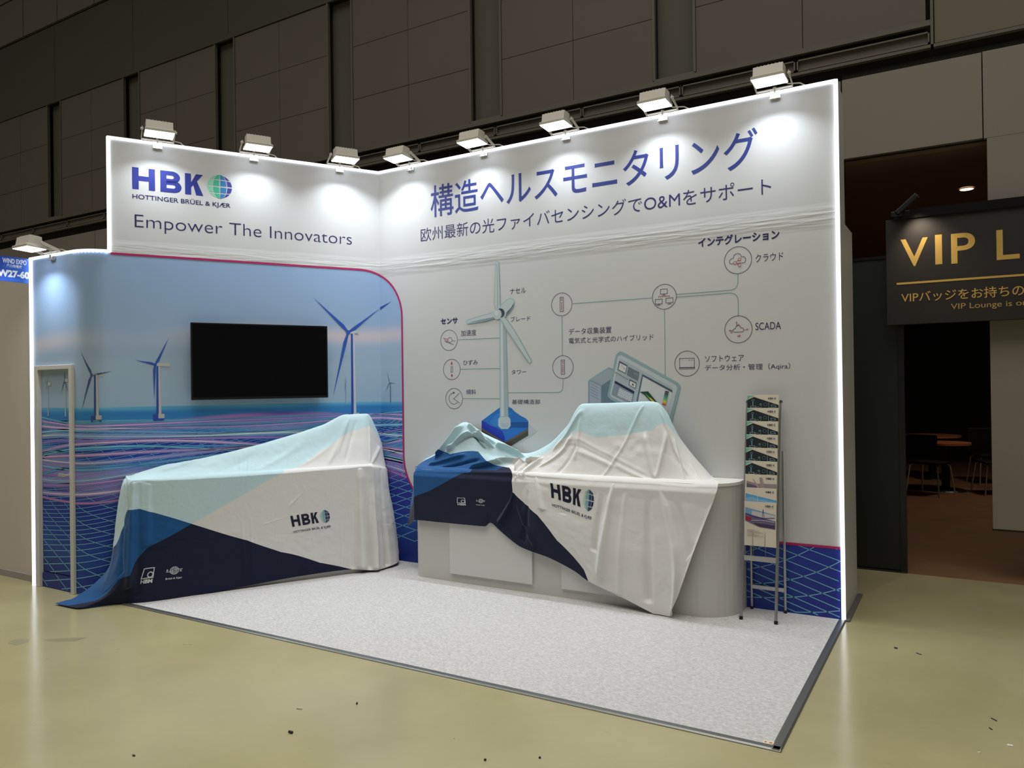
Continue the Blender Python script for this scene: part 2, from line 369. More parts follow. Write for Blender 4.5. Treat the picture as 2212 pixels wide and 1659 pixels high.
def cafe_table(x, y, h, r, label):
    t = thing('cafe_table', label, 'table', (x, y, 0), 0, 'round tables in the dark lounge')
    bm = B(); cyl(bm, (0, 0, h-.03), (0, 0, h), r, seg=36); obj('table_top', bm, mat('orange_wood', (176, 104, 66), .35), t)
    bm = B(); cyl(bm, (0, 0, .02), (0, 0, h-.03), .055, seg=16); obj('pedestal', bm, BLACK, t)
    bm = B(); cyl(bm, (0, 0, 0), (0, 0, .02), .27, .25, seg=32); obj('base', bm, BLACK, t)
cafe_table(4.42, 7.25, .70, .33, 'nearer round wooden cafe table on a black pedestal in the lounge')
cafe_table(4.20, 8.75, .71, .42, 'farther round wooden cafe table behind the other in the lounge')
def lounge_chair(x, y, rz, label):
    t = thing('lounge_chair', label, 'chair', (x, y, 0), rz, 'black chairs with chrome legs in the lounge')
    bm = B(); box(bm, (0, 0, .45), (.44, .42, .03), bev=.012); obj('seat', bm, BLACK, t)
    bm = B(); vv = box(bm, (0, .21, .68), (.42, .025, .34), Matrix.Rotation(-.0, 3, 'X'), .01); obj('backrest', bm, BLACK, t)
    for sx in (-1, 1):
        for sy in (-1, 1):
            bm = B(); tube(bm, [(sx*.15, sy*.13, .44), (sx*.19, sy*.17, .41), (sx*.23, sy*.22, 0)], .011); obj('leg', bm, CHROME, t)
lounge_chair(4.24, 6.72, 2.7, 'black lounge chair with chrome legs left of the nearer table')
lounge_chair(5.02, 7.15, -1.2, 'black lounge chair with chrome legs right of the nearer table')
lounge_chair(4.98, 8.35, .4, 'black lounge chair with chrome legs behind the nearer table')

# VIP sign
t = thing('lounge_sign', 'black hanging sign with gold VIP lettering over the lounge door', 'sign', (0, 0, 0))
ys = 1.45
bm = B(); box2(bm, (4.138, ys, 2.05), (6.3, ys+.05, 2.91), .003)
obj('board', bm, mat('black_sign_board', (34, 30, 27), .55, bump=.15, bscale=300), t)
bm = B(); box2(bm, (4.20, ys-.02, 2.905), (6.3, ys+.05, 2.975)); obj('top_rail', bm, mat('glossy_black', (12, 12, 13), .18), t)
mS = lambda q, z, h: (q, ys-h, z)
GOLD = (206, 168, 88)
ik = Ink(mS)
onS = lambda x, y: onR(x, y, ys)
for ch, xa, xb, ta, tb in (('V', 1946, 2004, 515, 575), ('I', 2020.5, 2034.5, 507, 571), ('P', 2055, 2106, 503, 568), ('L', 2153, 2202, 495, 560)):
    pa, pb = onS(xa, tb), onS(xb, ta); zt_, zb_ = onS((xa+xb)/2, ta)[1], onS((xa+xb)/2, tb)[1]; text_fit(ik, ch, (pa[0], zb_), (pb[0], zt_), GOLD, .010 if ch != 'I' else 0)
Lx = pb[0]+.05
for ch in 'ounge': text_fit(ik, ch, (Lx, zb_-(.055 if ch == 'g' else 0)), (Lx+.135, zb_+.15), GOLD, .01); Lx += .185
a, b = onR(1937, 614, ys), onR(2212, 593, ys); z_ = (a[1]+b[1])/2
ik.poly([(a[0], z_-.008), (6.2, z_-.008), (6.2, z_+.008), (a[0], z_+.008)], GOLD)
text_fit(ik, 'VIPバッジをお持ちの方のみ', *boxed(onS, (1947, 653), (1947, 636), (2212, 636), (2212, 618)), GOLD, .005, 'VIPバッジをお持ちの', 'V')
text_fit(ik, 'VIP Lounge is only for', *boxed(onS, (2054, 668), (2054, 656), (2186, 661), (2186, 649)), (188, 158, 92), .0, 'VIP Lounge is', 'V')
ik.build('lettering', t)
t = thing('sign_spotlight', 'small black spotlight leaning over the top left corner of the black sign', 'spotlight', (4.30, ys-.10, 3.0))
bm = B(); box(bm, (0, 0, 0), (.20, .06, .04), Matrix.Rotation(-.72, 3, 'Y'), .008); obj('lamp_head', bm, BLACK, t)
bm = B(); tube(bm, [(0, .02, -.02), (-.03, .06, -.04), (-.05, .10, -.05)], .008); box2(bm, (-.12, .07, -.075), (.02, .12, -.03), .004); obj('bracket', bm, BLACK, t)
sp = bpy.data.lights.new('sign_spot', 'SPOT'); sp.energy = 9; sp.color = (1, .86, .64); sp.spot_size = math.radians(95); sp.spot_blend = .9; sp.shadow_soft_size = .03
so = link(bpy.data.objects.new('sign_spot', sp)); so.location = (4.36, ys-.17, 2.96); so.rotation_euler = Vector((.15, .35, -.75)).to_track_quat('-Z', 'Y').to_euler()

# neighbouring stand
bm = B(); box2(bm, (-6.5, -2.03, .05), (-2.02, -1.99, 2.7)); nb = obj('wall_neighbour', bm, mat('neighbour_panel', (196, 188, 174), .6), kind='structure')
bm = B(); box2(bm, (-6.5, -2.045, 0), (-2.02, -1.99, .055)); obj('baseboard_neighbour', bm, mat('grey_base', (150, 146, 138), .5), kind='structure')
t = thing('booth_number_sign', 'blue projecting sign with white lettering left of the lit booth edge', 'sign', (0, 0, 0))
xs_ = -1.99
bm = B(); box2(bm, (xs_-.012, -2.345, 2.50), (xs_, -2.092, 2.703)); obj('board', bm, mat('blue_sign_edge', (38, 84, 190), .5), t)
mX = lambda q, z, h: (xs_+h, q, z)
ik = Ink(mX)
n_ = 12
for k in range(n_):
    q0 = -2.345+.253*k/n_; q1 = -2.345+.253*(k+1)/n_; c = np.array((26, 70, 178))*(1-k/n_)+np.array((66, 120, 220))*(k/n_)
    ik.poly([(q0, 2.50), (q1, 2.50), (q1, 2.703), (q0, 2.703)], tuple(c), lift=False)
ik.h += .0003
ik.circle((-2.205, 2.60), .085, .004, (70, 120, 215)); ik.circle((-2.205, 2.60), .07, .003, (70, 120, 215))
for k in range(3): ik.seg((-2.27, 2.58+.015*k), (-2.15, 2.60+.018*k), .004, (70, 120, 215))
text_fit(ik, 'WIND EXPO', onX(5, 567, xs_), onX(57, 563, xs_), (235, 240, 250), .03)
text_fit(ik, '風力発電展', onX(14, 577, xs_), onX(47, 574, xs_), (235, 240, 250), .02)
text_fit(ik, 'W27-60', (-2.335, onX(30, 600, xs_)[1]), onX(63, 588, xs_), (245, 248, 255), .05)
ik.build('lettering', t)

# ================================================================== BOOTH SHELL
bm = B(); box2(bm, (-.02, 0, 0), (L, .31, 3.6)); box2(bm, (-.02, .31, 0), (L, .70, 2.7))
wall_right = obj('wall_right', bm, WALL, kind='structure')
bm = B(); boxL(bm, 0.0, SB, -.06, 0, 2.7, 3.6); boxL(bm, 0.0, SB, -.06, 0, 0, 2.7)
wall_left = obj('wall_left', bm, WALL, kind='structure')
# store front with a rounded corner
TL = .145; RC = TL/math.tan(math.radians(30))
XI = -SB*.5 - (D-SB*.8660254)/math.tan(math.radians(60)) if False else -(D/.8660254)*.5    # where the left wall line meets the front line
SI = D/.8660254
S0 = SI-TL                                   # straight left wall ends here
ARC = RC*math.radians(60)
QC = -S0                                     # unrolled coordinate q: 0 at the inner corner, negative to the left
def path(q, h=0.0):
    """unrolled graphic -> plan position, h = distance in front of the surface"""
    if q >= 0: return np.array([q, -h, 0.0])
    if q >= QC: return LD*(-q) + LN*h
    if q >= QC-ARC:
        a = (QC-q)/RC
        cen = LD*S0 - LN*RC
        n = LN*math.cos(a) + LD*math.sin(a)
        return cen + n*(RC+h)
    e = QC-ARC-q; xs = XI-TL
    return np.array([xs-e, -D-h, 0.0])
QEND = QC-ARC-((XI-TL)-A)
def mP(q, z, h): p = path(q, h); return (p[0], p[1], z)
def qF(x): return QC-ARC-((XI-TL)-x)         # front wall x -> q
qs = list(np.linspace(-SB+.0, QC, 3)) + list(np.linspace(QC, QC-ARC, 14)) + [QEND]
DX0, DX1, DZ = -1.905, -1.362, 1.812         # door frame outer
bm = B()
def wallstrip(bm, q0s, z0, z1, th=.04):
    o = [path(q) for q in q0s]; i_ = [path(q, -th) for q in q0s]
    V = [[bm.verts.new((p[0], p[1], z)) for p in pts] for pts in (o, i_) for z in (z0, z1)]
    for k in range(len(q0s)-1):
        for a, b in ((0, 1), (2, 3), (0, 2), (1, 3)): bm.faces.new((V[a][k], V[a][k+1], V[b][k+1], V[b][k]))
    bm.faces.new((V[0][0], V[1][0], V[3][0], V[2][0])); bm.faces.new((V[0][-1], V[1][-1], V[3][-1], V[2][-1]))
wallstrip(bm, [q for q in qs if q > qF(DX1)-1e-6] + [qF(DX1)], 0, 2.7)
wallstrip(bm, [qF(DX1), qF(DX0)], DZ, 2.7); wallstrip(bm, [qF(DX0), QEND], 0, 2.7)
bmesh.ops.recalc_face_normals(bm, faces=bm.faces)
store = obj('wall_store', bm, WALL, kind='structure')
bm = B(); box2(bm, (A, -D+.04, 0), (A+.04, 0, 2.7)); obj('wall_store_side', bm, WALL, kind='structure')

# door
door = link(bpy.data.objects.new('door_1', None)); door['kind'] = 'structure'
fr = mat('door_frame_white', (206, 204, 196), .45)
for nm, a_, b_ in (('jamb', (DX0, -D-.022, 0), (DX0+.045, -D+.03, DZ)), ('jamb', (DX1-.045, -D-.022, 0), (DX1, -D+.03, DZ)), ('door_head', (DX0+.0452, -D-.0215, DZ-.035), (DX1-.0452, -D+.03, DZ))):
    bm = B(); box2(bm, a_, b_, .003); obj(nm, bm, fr, door)
bm = B(); box2(bm, (DX0+.045, -D+.012, .13), (DX1-.045, -D+.03, DZ-.035)); leaf = obj('door_leaf', bm, WALL, door)
bm = B(); box2(bm, (DX0+.045, -D+.004, .0), (DX1-.045, -D+.03, .122)); obj('kick_plate', bm, mat('door_kick', (40, 40, 90), .5), door)
bm = B(); hx = DX1-.06; hz = onR(143, 1025, -D)[1]
cyl(bm, (hx, -D+.012, hz), (hx, -D-.05, hz), .011); cyl(bm, (hx, -D+.012, hz), (hx, -D-.004, hz), .026, seg=20)
cyl(bm, (hx+.005, -D-.045, hz), (hx-.085, -D-.045, hz+.002), .012); obj('door_handle', bm, CHROME, door, smooth=False)

# carpet and its edging
def m_carpet():
    mt = bpy.data.materials.new('grey_needle_felt'); mt.use_nodes = True; nt = mt.node_tree; b = nt.nodes['Principled BSDF']
    g = nt.nodes.new('ShaderNodeNewGeometry')
    mp = nt.nodes.new('ShaderNodeMapping'); mp.inputs['Scale'].default_value = (1, 1.6, 1); mp.inputs['Rotation'].default_value = (0, 0, .6)
    nt.links.new(g.outputs['Position'], mp.inputs['Vector'])
    n = nt.nodes.new('ShaderNodeTexNoise'); n.inputs['Scale'].default_value = 48; n.inputs['Detail'].default_value = 8; n.inputs['Roughness'].default_value = .8
    nt.links.new(mp.outputs['Vector'], n.inputs['Vector'])
    r = nt.nodes.new('ShaderNodeValToRGB'); r.color_ramp.elements[0].position = .34; r.color_ramp.elements[1].position = .66
    r.color_ramp.elements[0].color = lin((170, 168, 167)); r.color_ramp.elements[1].color = lin((216, 214, 212))
    nt.links.new(n.outputs['Fac'], r.inputs['Fac']); nt.links.new(r.outputs['Color'], b.inputs['Base Color'])
    b.inputs['Roughness'].default_value = .95; b.inputs['Specular IOR Level'].default_value = .15
    bp = nt.nodes.new('ShaderNodeBump'); bp.inputs['Strength'].default_value = .35; bp.inputs['Distance'].default_value = .004
    nt.links.new(n.outputs['Fac'], bp.inputs['Height']); nt.links.new(bp.outputs['Normal'], b.inputs['Normal'])
    return mt
bm = B(); e_ = path(-SB)
prism(bm, [(-0.01, 0), (XI+.04, -D+.03), (L-.03, -D+.03), (L-.03, 0)], .0005, .006)
carpet = obj('carpet', bm, m_carpet()); tag(carpet, 'light grey felt carpet covering the booth floor', 'carpet')
def edging(p, q, wd, n):
    p = Vector(p); q = Vector(q); d = (q-p).normalized(); s = Vector((-d.y, d.x, 0))
    bm = B()
    prof = [(-wd/2, 0), (-wd/2, .004), (-wd*.32, .0095), (wd*.30, .0095), (wd/2, .006), (wd/2, 0)]
    A_ = [bm.verts.new(p+s*a+Vector((0, 0, b))) for a, b in prof]; B_ = [bm.verts.new(q+s*a+Vector((0, 0, b))) for a, b in prof]
    for i in range(len(prof)): bm.faces.new((A_[i], A_[(i+1) % 6], B_[(i+1) % 6], B_[i]))
    bm.faces.new(A_); bm.faces.new(B_[::-1]); bmesh.ops.recalc_face_normals(bm, faces=bm.faces)
    return obj('edging', bm, ALUD, carpet)
edging((XI-TL+.02, -D+.014, 0), (L+.008, -D+.014, 0), .045, 0)
edging((L-.012, -D-.006, 0), (L-.012, -.01, 0), .045, 0)
bm = B(); box2(bm, (L, -.02, 0), (L+.035, .72, .012), .003); obj('edging', bm, mat('dark_grey_edge', (92, 92, 88), .5), carpet)
p = onF(1660, 1607); bm = B(); box(bm, (p[0], p[1], .0065), (.05, .03, .001), Matrix.Rotation(.25, 3, 'Z'))
st = obj('sticker', bm, mat('cream_sticker', (214, 206, 170), .6), carpet)
ik = Ink(lambda q, z, h: (p[0]+q, p[1]+z, .0072+h), 0); ik.disc((-.012, .0), .005, (170, 60, 50)); ik.poly([(.004, -.005), (.017, -.003), (.016, .005), (.004, .004)], (170, 60, 50)); ik.build('sticker_print', carpet)

# LED strips
def strip(pts, label, out, wd=.020):
    """square profile run along pts"""
    bm = B()
    for a, b in zip(pts[:-1], pts[1:]):
        a = Vector(a); b = Vector(b); d = b-a
        M = d.to_track_quat('Z', 'Y').to_matrix()
        box(bm, tuple((a+b)/2), (wd, wd, d.length+wd*.6), M)
    o = obj('led_strip', bm, LEDM); tag(o, label, 'light strip', 'white LED strips along the booth edges'); return o
ho = .004
strip([(0, -.006, 3.602), (L-.011, -.006, 3.602)], 'glowing white LED strip along the top of the tall right wall', 0)
strip([(L-.004, -.006, 3.602), (L-.004, -.006, .012)], 'tall vertical LED strip on the right end of the right wall', 0, .024)
strip([tuple(lc(0.0, .006, 3.602)), tuple(lc(SB, .006, 3.602))], 'glowing white LED strip along the top of the tall left wall', 0)
strip([tuple(lc(SB-.002, .006, 3.602)), tuple(lc(SB-.002, .006, 2.70))], 'short vertical LED strip at the left end of the tall left wall', 0)
qq = list(np.linspace(-SB, QC, 3)) + list(np.linspace(QC, QC-ARC, 10))[1:] + [QEND]
strip([mP(q, 2.702, .004) for q in qq], 'curved LED strip along the top of the low store front above the door', 0)
strip([(A+.006, -D-.006, 2.702), (A+.006, -D-.006, .004)], 'vertical LED strip at the left end of the store front beside the door', 0, .024)

# ================================================================== MURAL
Z0 = 1.467
def lerp(a, b, t): return a+(b-a)*t[..., None]
def C3(c): return np.array(lin(c)[:3])
def sm(x): x = np.clip(x, 0, 1); return x*x*(3-2*x)
_ph = rng.uniform(0, 6.28, (40,))
def wav(q, z, f, k):  # cheap smooth noise
    return (np.sin(q*f*1.0+_ph[k]+1.7*np.sin(z*f*1.3+_ph[k+1])) + np.sin(q*f*.53+z*f*2.1+_ph[k+2]) + .6*np.sin(q*f*2.3-z*f*1.1+_ph[k+3]))/2.6
def mural(q, z):
    q = np.asarray(q, float); z = np.asarray(z, float)
    t = (z-Z0)/(2.69-Z0)
    sky = lerp(C3((154, 182, 206)), C3((148, 176, 212)), sm(t))
    sky = lerp(sky, C3((166, 186, 202)), .5*sm(1-abs(t-.28)/.3))
    cl = sm(1-abs(z-(2.03+.06*np.sin(q*1.1+2.2)+.02*np.sin(q*4)))/.12)*sm(.62+.5*wav(q, z, 2.2, 0))
    sky = lerp(sky, C3((216, 200, 200)), .75*cl)
    cl2 = sm(1-abs(z-1.90)/.10)*sm(.4+.5*wav(q, z*3, 1.9, 4)); sky = lerp(sky, C3((148, 166, 190)), .6*cl2)
    # sea
    sea = lerp(C3((48, 128, 190)), C3((96, 176, 212)), sm((z-(Z0-.05))/.05))
    sea = lerp(sea, C3((40, 108, 190)), sm(.5+.5*np.sin(q*6+z*90))*.25)
    d = (Z0-.09-z)/1.38
    wv = d + .030*np.sin(q*2.1+.6)*(.3+d) + .022*np.sin(q*4.4+1.9+3*d)
    f1 = .5+.5*np.sin(wv*34/(1+1.6*np.clip(d, 0, 1))+1.1*np.sin(q*1.3)+.8)
    f2 = .5+.5*np.sin(wv*21/(1+1.2*np.clip(d, 0, 1))+2.1+.9*np.sin(q*1.9+.6))
    up_ = np.clip(1-d*1.15, 0, 1)
    base = lerp(C3((36, 48, 150)), C3((24, 58, 146)), sm(.5+.5*wav(q, z, 1.6, 8)))
    base = lerp(base, C3((44, 108, 196)), sm(f1)*(.25+.55*up_))
    base = lerp(base, C3((74, 180, 214)), sm(f1*1.5-.6)*(.10+.62*up_))
    base = lerp(base, C3((128, 84, 178)), sm(f2*1.6-.75)*(.04+.78*up_))
    base = lerp(base, C3((208, 150, 208)), sm(f2*2.3-1.45)*(.55*up_))
    low = sm((d-.60)/.35); base = lerp(base, lerp(C3((30, 38, 128)), C3((24, 50, 140)), sm(.5+.5*wav(q, z, 2.5, 12))), low*.85)
    base = lerp(base, C3((30, 30, 90)), .35*sm((-q-2.3)/.6)*low)
    out = np.where((z > Z0)[..., None], sky, sea)
    k = sm((Z0-.085-.03*np.sin(q*2.6+1)-z)/.03)
    out = lerp(out, base, np.where(z < Z0, k, 0))
    return np.clip(out, 0, 1)
RA = .445; QA = .256-RA; ZA = 2.686-RA
def ztop(q):
    q = np.asarray(q, float); return np.where(q > QA, ZA+np.sqrt(np.maximum(RA*RA-(q-QA)**2, 0)), 2.686)
RB = .5
def xmax(z):
    z = np.asarray(z, float)
    up = QA+np.sqrt(np.maximum(RA*RA-np.clip(z-ZA, 0, None)**2, 0))
    lo = .256+RB-np.sqrt(np.maximum(RB*RB-np.clip(.482+RB-z, 0, None)**2, 0))
    r = np.where(z > ZA, up, np.where(z < .482+RB, lo, .256))
    return np.where(z <= .4822, L-.012, r)
h0 = .001
def panel_grid(qa, zf0, zf1, dz, h, clampf=None):
    nv = max(2, int(2.7/dz)); zz = np.linspace(0, 1, nv)[:, None]
    Z = zf0 + (zf1-zf0)*zz; Q = np.repeat(qa[None, :], nv, 0); Z = np.broadcast_to(Z, Q.shape)
    P = np.zeros(Q.shape+(3,))
    pl = np.array([path(q, h) for q in qa]); P[:, :, 0] = pl[None, :, 0]; P[:, :, 1] = pl[None, :, 1]; P[:, :, 2] = Z
    return P, mural(Q, Z)
# left straight part
qa = np.linspace(-SB, 0, 300); P, c = panel_grid(qa, 0.004, ztop(qa), .008, h0)
objm('mural', grid_mesh('mural', P, c), PRINT, wall_left, kind=None)
# store front: curve, then around the door
def front_part(q0, q1, z0, z1, par, h=h0):
    n = max(4, int(abs(q1-q0)/.008)); qa = np.linspace(q1, q0, n); P, c = panel_grid(qa, z0*np.ones(n), z1*np.ones(n), .010, h)
    return objm('mural', grid_mesh('mural', P, c), PRINT, par)
front_part(-SB, qF(DX1), .004, 2.692, store)
front_part(qF(DX1), qF(DX0), DZ, 2.692, store)
front_part(qF(DX0), QEND, .004, 2.692, store)
front_part(qF(DX1-.045), qF(DX0+.045), .13, DZ-.035, door, -.012+.001)
front_part(qF(DX1-.045), qF(DX0+.045), .004, .122, door, -.004+.001)
# right wall: region left of the arch, and the low band
zc = np.concatenate([np.linspace(.483, 1.0, 90), np.linspace(1.0, ZA, 120)[1:], np.linspace(ZA, float(ztop(0.0)), 60)[1:]])
tt = np.linspace(0, 1, 60); X = tt[None, :]*xmax(zc)[:, None]; Zg = np.repeat(zc[:, None], 60, 1)
P = np.stack([X, -h0*np.ones_like(X), Zg], -1); objm('mural', grid_mesh('mural', P, mural(X, Zg)), PRINT, wall_right)
xa = np.linspace(0, L-.012, 420); za = np.linspace(.004, .483, 60); X, Zg = np.meshgrid(xa, za)
P = np.stack([X, -h0*np.ones_like(X), Zg], -1); objm('mural', grid_mesh('mural', P, mural(X, Zg)), PRINT, wall_right)

# woven light lines of the sea: a wavy net seen in perspective, and glowing streaks
def inside(q, z):
    if z < .01 or z > Z0-.05: return False
    if q >= 0: return q < float(xmax(z))-.004
    return True
def hoff(q, z):     # distance in front of the nominal surface (the door leaf is recessed)
    if qF(DX0+.045) < q < qF(DX1-.045):
        if z < .122: return -.004
        if .13 < z < DZ-.035: return -.012
    return 0.0
HC = 1.0
def net(X, Y):
    h = .26*np.sin(X*.55+.7)*np.exp(-((Y-3.2)/1.5)**2) + .13*np.sin(X*1.15+Y*.8) + .10*np.sin(Y*1.7+X*.35+1.0) + .20*np.exp(-((X-3.9)/.9)**2-((Y-6)/2.2)**2) + .25*np.exp(-((X+4.6)/1.3)**2-((Y-5.5)/2)**2)
    F = 1.40
    return .7+F*X*np.exp(-.26*(Y-.93)), Z0-.055-1.40*(HC-h)*np.exp(-.62*(Y-.93))
class Part(list): pass
inks = {'L': Ink(mL), 'R': Ink(mR), 'S': Ink(mP), 'D': Ink(mP)}
def where_(q):
    if q >= 0: return 'R'
    if q > -SB: return 'L'
    return 'D' if qF(DX0+.045) < q < qF(DX1-.045) else 'S'
def ribbon(Q, Z, wd, col, lv):
    """a line of the print as quads, split over the surfaces it crosses"""
    Q = np.asarray(Q); Z = np.asarray(Z); t = np.stack([np.gradient(Q), np.gradient(Z)], 1)
    t /= np.maximum(np.linalg.norm(t, axis=1, keepdims=True), 1e-9); n = np.stack([-t[:, 1], t[:, 0]], 1)*np.asarray(wd).reshape(-1, 1)*.5
    c = [lin(k) for k in col] if isinstance(col, list) else None; c1 = None if c else lin(col)
    for i in range(len(Q)-1):
        qm, zm = (Q[i]+Q[i+1])/2, (Z[i]+Z[i+1])/2
        if not inside(qm, zm) or not inside(Q[i], Z[i]) or not inside(Q[i+1], Z[i+1]) or qm < QEND+.03 or abs(Q[i+1]-Q[i]) > .3: continue
        wk = where_(qm)
        if wk == 'S' and not (qm > qF(DX1) or qm < qF(DX0) or zm > DZ): continue
        if wk == 'D' and (zm > DZ-.035 or .122 < zm < .13): 
            if zm < DZ: continue
            wk = 'S'
        ik = inks[wk]; h = .0016+(.0012 if wk == 'S' else 0)+lv*.0002+(hoff(qm, zm) if wk == 'D' else 0)
        b = len(ik.v)
        for k in (i, i+1):
            for sg in (-1, 1):
                q, z = Q[k]+n[k][0]*sg, Z[k]+n[k][1]*sg
                if wk == 'R': q = max(q, 0)
                ik.v.append(tuple(ik.mp(q, max(z, .004), h))); ik.c.append(c[k] if c else c1)
        ik.f.append((b, b+1, b+3, b+2))
mix = lambda a, b, t: tuple(a[i]+(b[i]-a[i])*t for i in range(3))
def net_lines():
    cell = .235
    for fam in (0, 1):
        for k in range(-150, 151):
            T = np.concatenate([np.linspace(0, 1.5, 120), np.linspace(1.5, 5, 130)[1:], np.linspace(5, 7.5, 50)[1:]])
            # lines at +-45 degrees on the ground plane, starting near the viewer
            if fam == 0: X = k*cell + T*1.10; Y = .93 + T*.7
            else: X = k*cell - T*1.10; Y = .93 + T*.7
            q, z = net(X, Y); q = q + 0
            ok = (q > QEND-.1) & (q < L+.1)
            if not ok.any(): continue
            wd = np.clip(.0070*(1.1/Y)**.7, .0020, .0065)
            cols = [mix((122, 182, 208), (104, 172, 212), min(1, max(0, (y-1)/6))) for y in Y]
            ribbon(q, z, wd, cols, 0)
net_lines()
def streaks():
    S = [  # z at q=-2.8, -1.6, -.6, .2 ; width ; colour
        (1.33, 1.335, 1.36, 1.33, .010, (214, 170, 214)), (1.30, 1.30, 1.31, 1.285, .012, (222, 190, 222)), (1.27, 1.262, 1.225, 1.24, .010, (150, 214, 224)),
        (1.235, 1.24, 1.19, 1.15, .016, (204, 226, 226)), (1.20, 1.205, 1.15, 1.20, .009, (186, 140, 206)), (1.165, 1.17, 1.06, 1.10, .012, (226, 190, 214)),
        (1.135, 1.11, 1.02, 1.13, .008, (120, 200, 220)), (1.09, 1.10, 1.07, 1.04, .011, (222, 170, 200)), (1.04, 1.07, 1.09, 1.02, .012, (214, 200, 214)),
        (.99, 1.02, 1.04, .96, .009, (140, 212, 222)), (.89, .955, 1.0, .93, .016, (206, 214, 222)), (.845, .91, .955, .90, .013, (206, 150, 200)),
        (.76, .85, .93, .85, .014, (224, 196, 216)), (.70, .80, .90, .80, .009, (200, 130, 180)), 
        (1.345, 1.30, 1.33, 1.36, .006, (110, 200, 214)), (1.11, 1.14, 1.13, 1.17, .006, (100, 190, 214)), (.96, .985, .93, .99, .007, (110, 190, 214))]
    q = np.linspace(-3.25, .30, 260)
    for k, (a, b, c, d, wd, col) in enumerate(S):
        co = np.polyfit([-2.8, -1.6, -.6, .2], [a, b, c, d], 3); z = np.polyval(co, q) + .008*np.sin(q*3.1+k*1.3)
        z = z + .016*np.sin(q*1.9+k*.45+.5)
        soft = [mix(col, (60, 90, 180), .55)]*len(q)
        ribbon(q, z, wd*2.6, soft, 1); ribbon(q, z, wd*(.55+.35*np.sin(q*2+k)), col, 2)
streaks()
inks['L'].build('mural_lines', wall_left, kind='stuff'); inks['R'].build('mural_lines', wall_right, kind='stuff')
inks['S'].build('mural_lines', store, kind='stuff'); inks['D'].build('mural_lines', door, kind='stuff')

# crimson border of the mural
PINK = (176, 30, 96)
ik = Ink(mL, .0034); an = [math.radians(90-a) for a in np.linspace(0, 90, 40)]
arcp = [(QA+RA*math.cos(a), ZA+RA*math.sin(a)) for a in an]
pl = [(-SB+.01, 2.686), (QA, 2.686)] + [p for p in arcp if p[0] < -.001]; zc0 = float(ztop(0.0)); ik.stroke(pl + [(0, zc0)], .017, PINK); ik.build('border_line', wall_left)
ik = Ink(mR, .0034)
an2 = [math.radians(180+a) for a in np.linspace(0, 90, 34)]
pr = [(0, zc0)] + [p for p in arcp if p[0] > .001] + [(.256+RB+RB*math.cos(a), .482+RB+RB*math.sin(a)) for a in an2] + [(L-.012, .482)]
ik.stroke(pr, .017, PINK); ik.build('border_line', wall_right)

# printed wind turbines
def turbine(ik, hub, tips, base, tw, blade, shade, lit, nac=None, bw=None, foot=True):
    hx_, hz_ = hub; bx_, bz_ = base
    ik.poly([(bx_-tw*.42, hz_-.0), (bx_, hz_), (bx_, bz_), (bx_-tw*.55, bz_)], shade); ik.poly([(bx_, hz_), (bx_+.42*tw, hz_), (bx_+tw*.6, bz_), (bx_, bz_)], lit)
    if nac: ik.poly([(hx_+.1*nac, hz_-.010), (hx_+nac, hz_-.014), (hx_+nac, hz_+.016), (hx_+.1*nac, hz_+.014)], lit)
    bw = bw or tw
    for tx, tz in tips:
        d = np.array([tx-hx_, tz-hz_]); ln = np.linalg.norm(d); d /= ln; n = np.array([-d[1], d[0]])
        h = np.array([hx_, hz_])
        ik.poly([tuple(h-n*bw*.2), tuple(h+d*ln*.16-n*bw*.55), tuple(h+d*ln*.5-n*bw*.3), (tx, tz), tuple(h+d*ln*.5+n*bw*.12), tuple(h+d*ln*.16+n*bw*.25), tuple(h+n*bw*.2)], blade)
    ik.disc(hub, bw*.5, blade, 14)
    if foot:
        ik.poly([(bx_-tw*1.3, bz_-tw*1.6), (bx_+tw*1.2, bz_-tw*1.6), (bx_+tw*1.2, bz_), (bx_-tw*1.3, bz_)], shade); ik.poly([(bx_-tw*.1, bz_-tw*1.0), (bx_+tw*1.3, bz_-tw*1.0), (bx_+tw*1.3, bz_+tw*.1), (bx_-tw*.1, bz_+tw*.1)], lit)
BL1, BL2, LIT = (44, 86, 176), (40, 74, 168), (192, 198, 204)
ik = Ink(mL, .0036)
turbine(ik, onL(752, 718), [onL(675, 641), (-.004, onL(825, 666)[1]), onL(719, 858)], onL(764, 893), .040, BL1, BL2, LIT, nac=.095, bw=.040)
a = onL(764, 720); text_fit(ik, 'WIND', (a[0]+.005, a[1]-.006), (a[0]+.04, a[1]+.004), (60, 90, 160))
ik.build('printed_turbine', wall_left)
ik = Ink(mL, .0036); turbine(ik, onL(335, 788), [onL(365, 729), onL(291, 778), onL(333, 862)], onL(343, 895), .032, BL1, BL2, (190, 188, 180), nac=.11, bw=.026); ik.build('printed_turbine', wall_left)
ik = Ink(mL, .0036); turbine(ik, onL(747, 826), [onL(745, 812), onL(750, 824), onL(744, 848)], onL(748, 872), .010, (120, 150, 190), (120, 150, 190), (170, 190, 210), bw=.01, foot=False); ik.build('printed_turbine', wall_left)
ik = Ink(mR, .0036); turbine(ik, onR(842, 827), [onR(835, 800), onR(857, 828), onR(831, 849)], onR(844, 870), .008, (84, 104, 150), (84, 104, 150), (84, 104, 150), bw=.009, foot=False); ik.build('printed_turbine', wall_right)
def fq(px, py): a = onR(px, py, -D); return (qF(a[0]), a[1])
ik = Ink(mP, .0036)
hb = fq(187, 810); turbine(ik, hb, [(hb[0]-.09, hb[1]+.19), (hb[0]+.145, hb[1]+.03), (hb[0]-.085, hb[1]-.28)], (hb[0]+.03, onL(200, 893)[1]-.02), .03, (70, 84, 130), (54, 78, 140), (182, 182, 176), nac=.08, bw=.022); ik.build('printed_turbine', store)
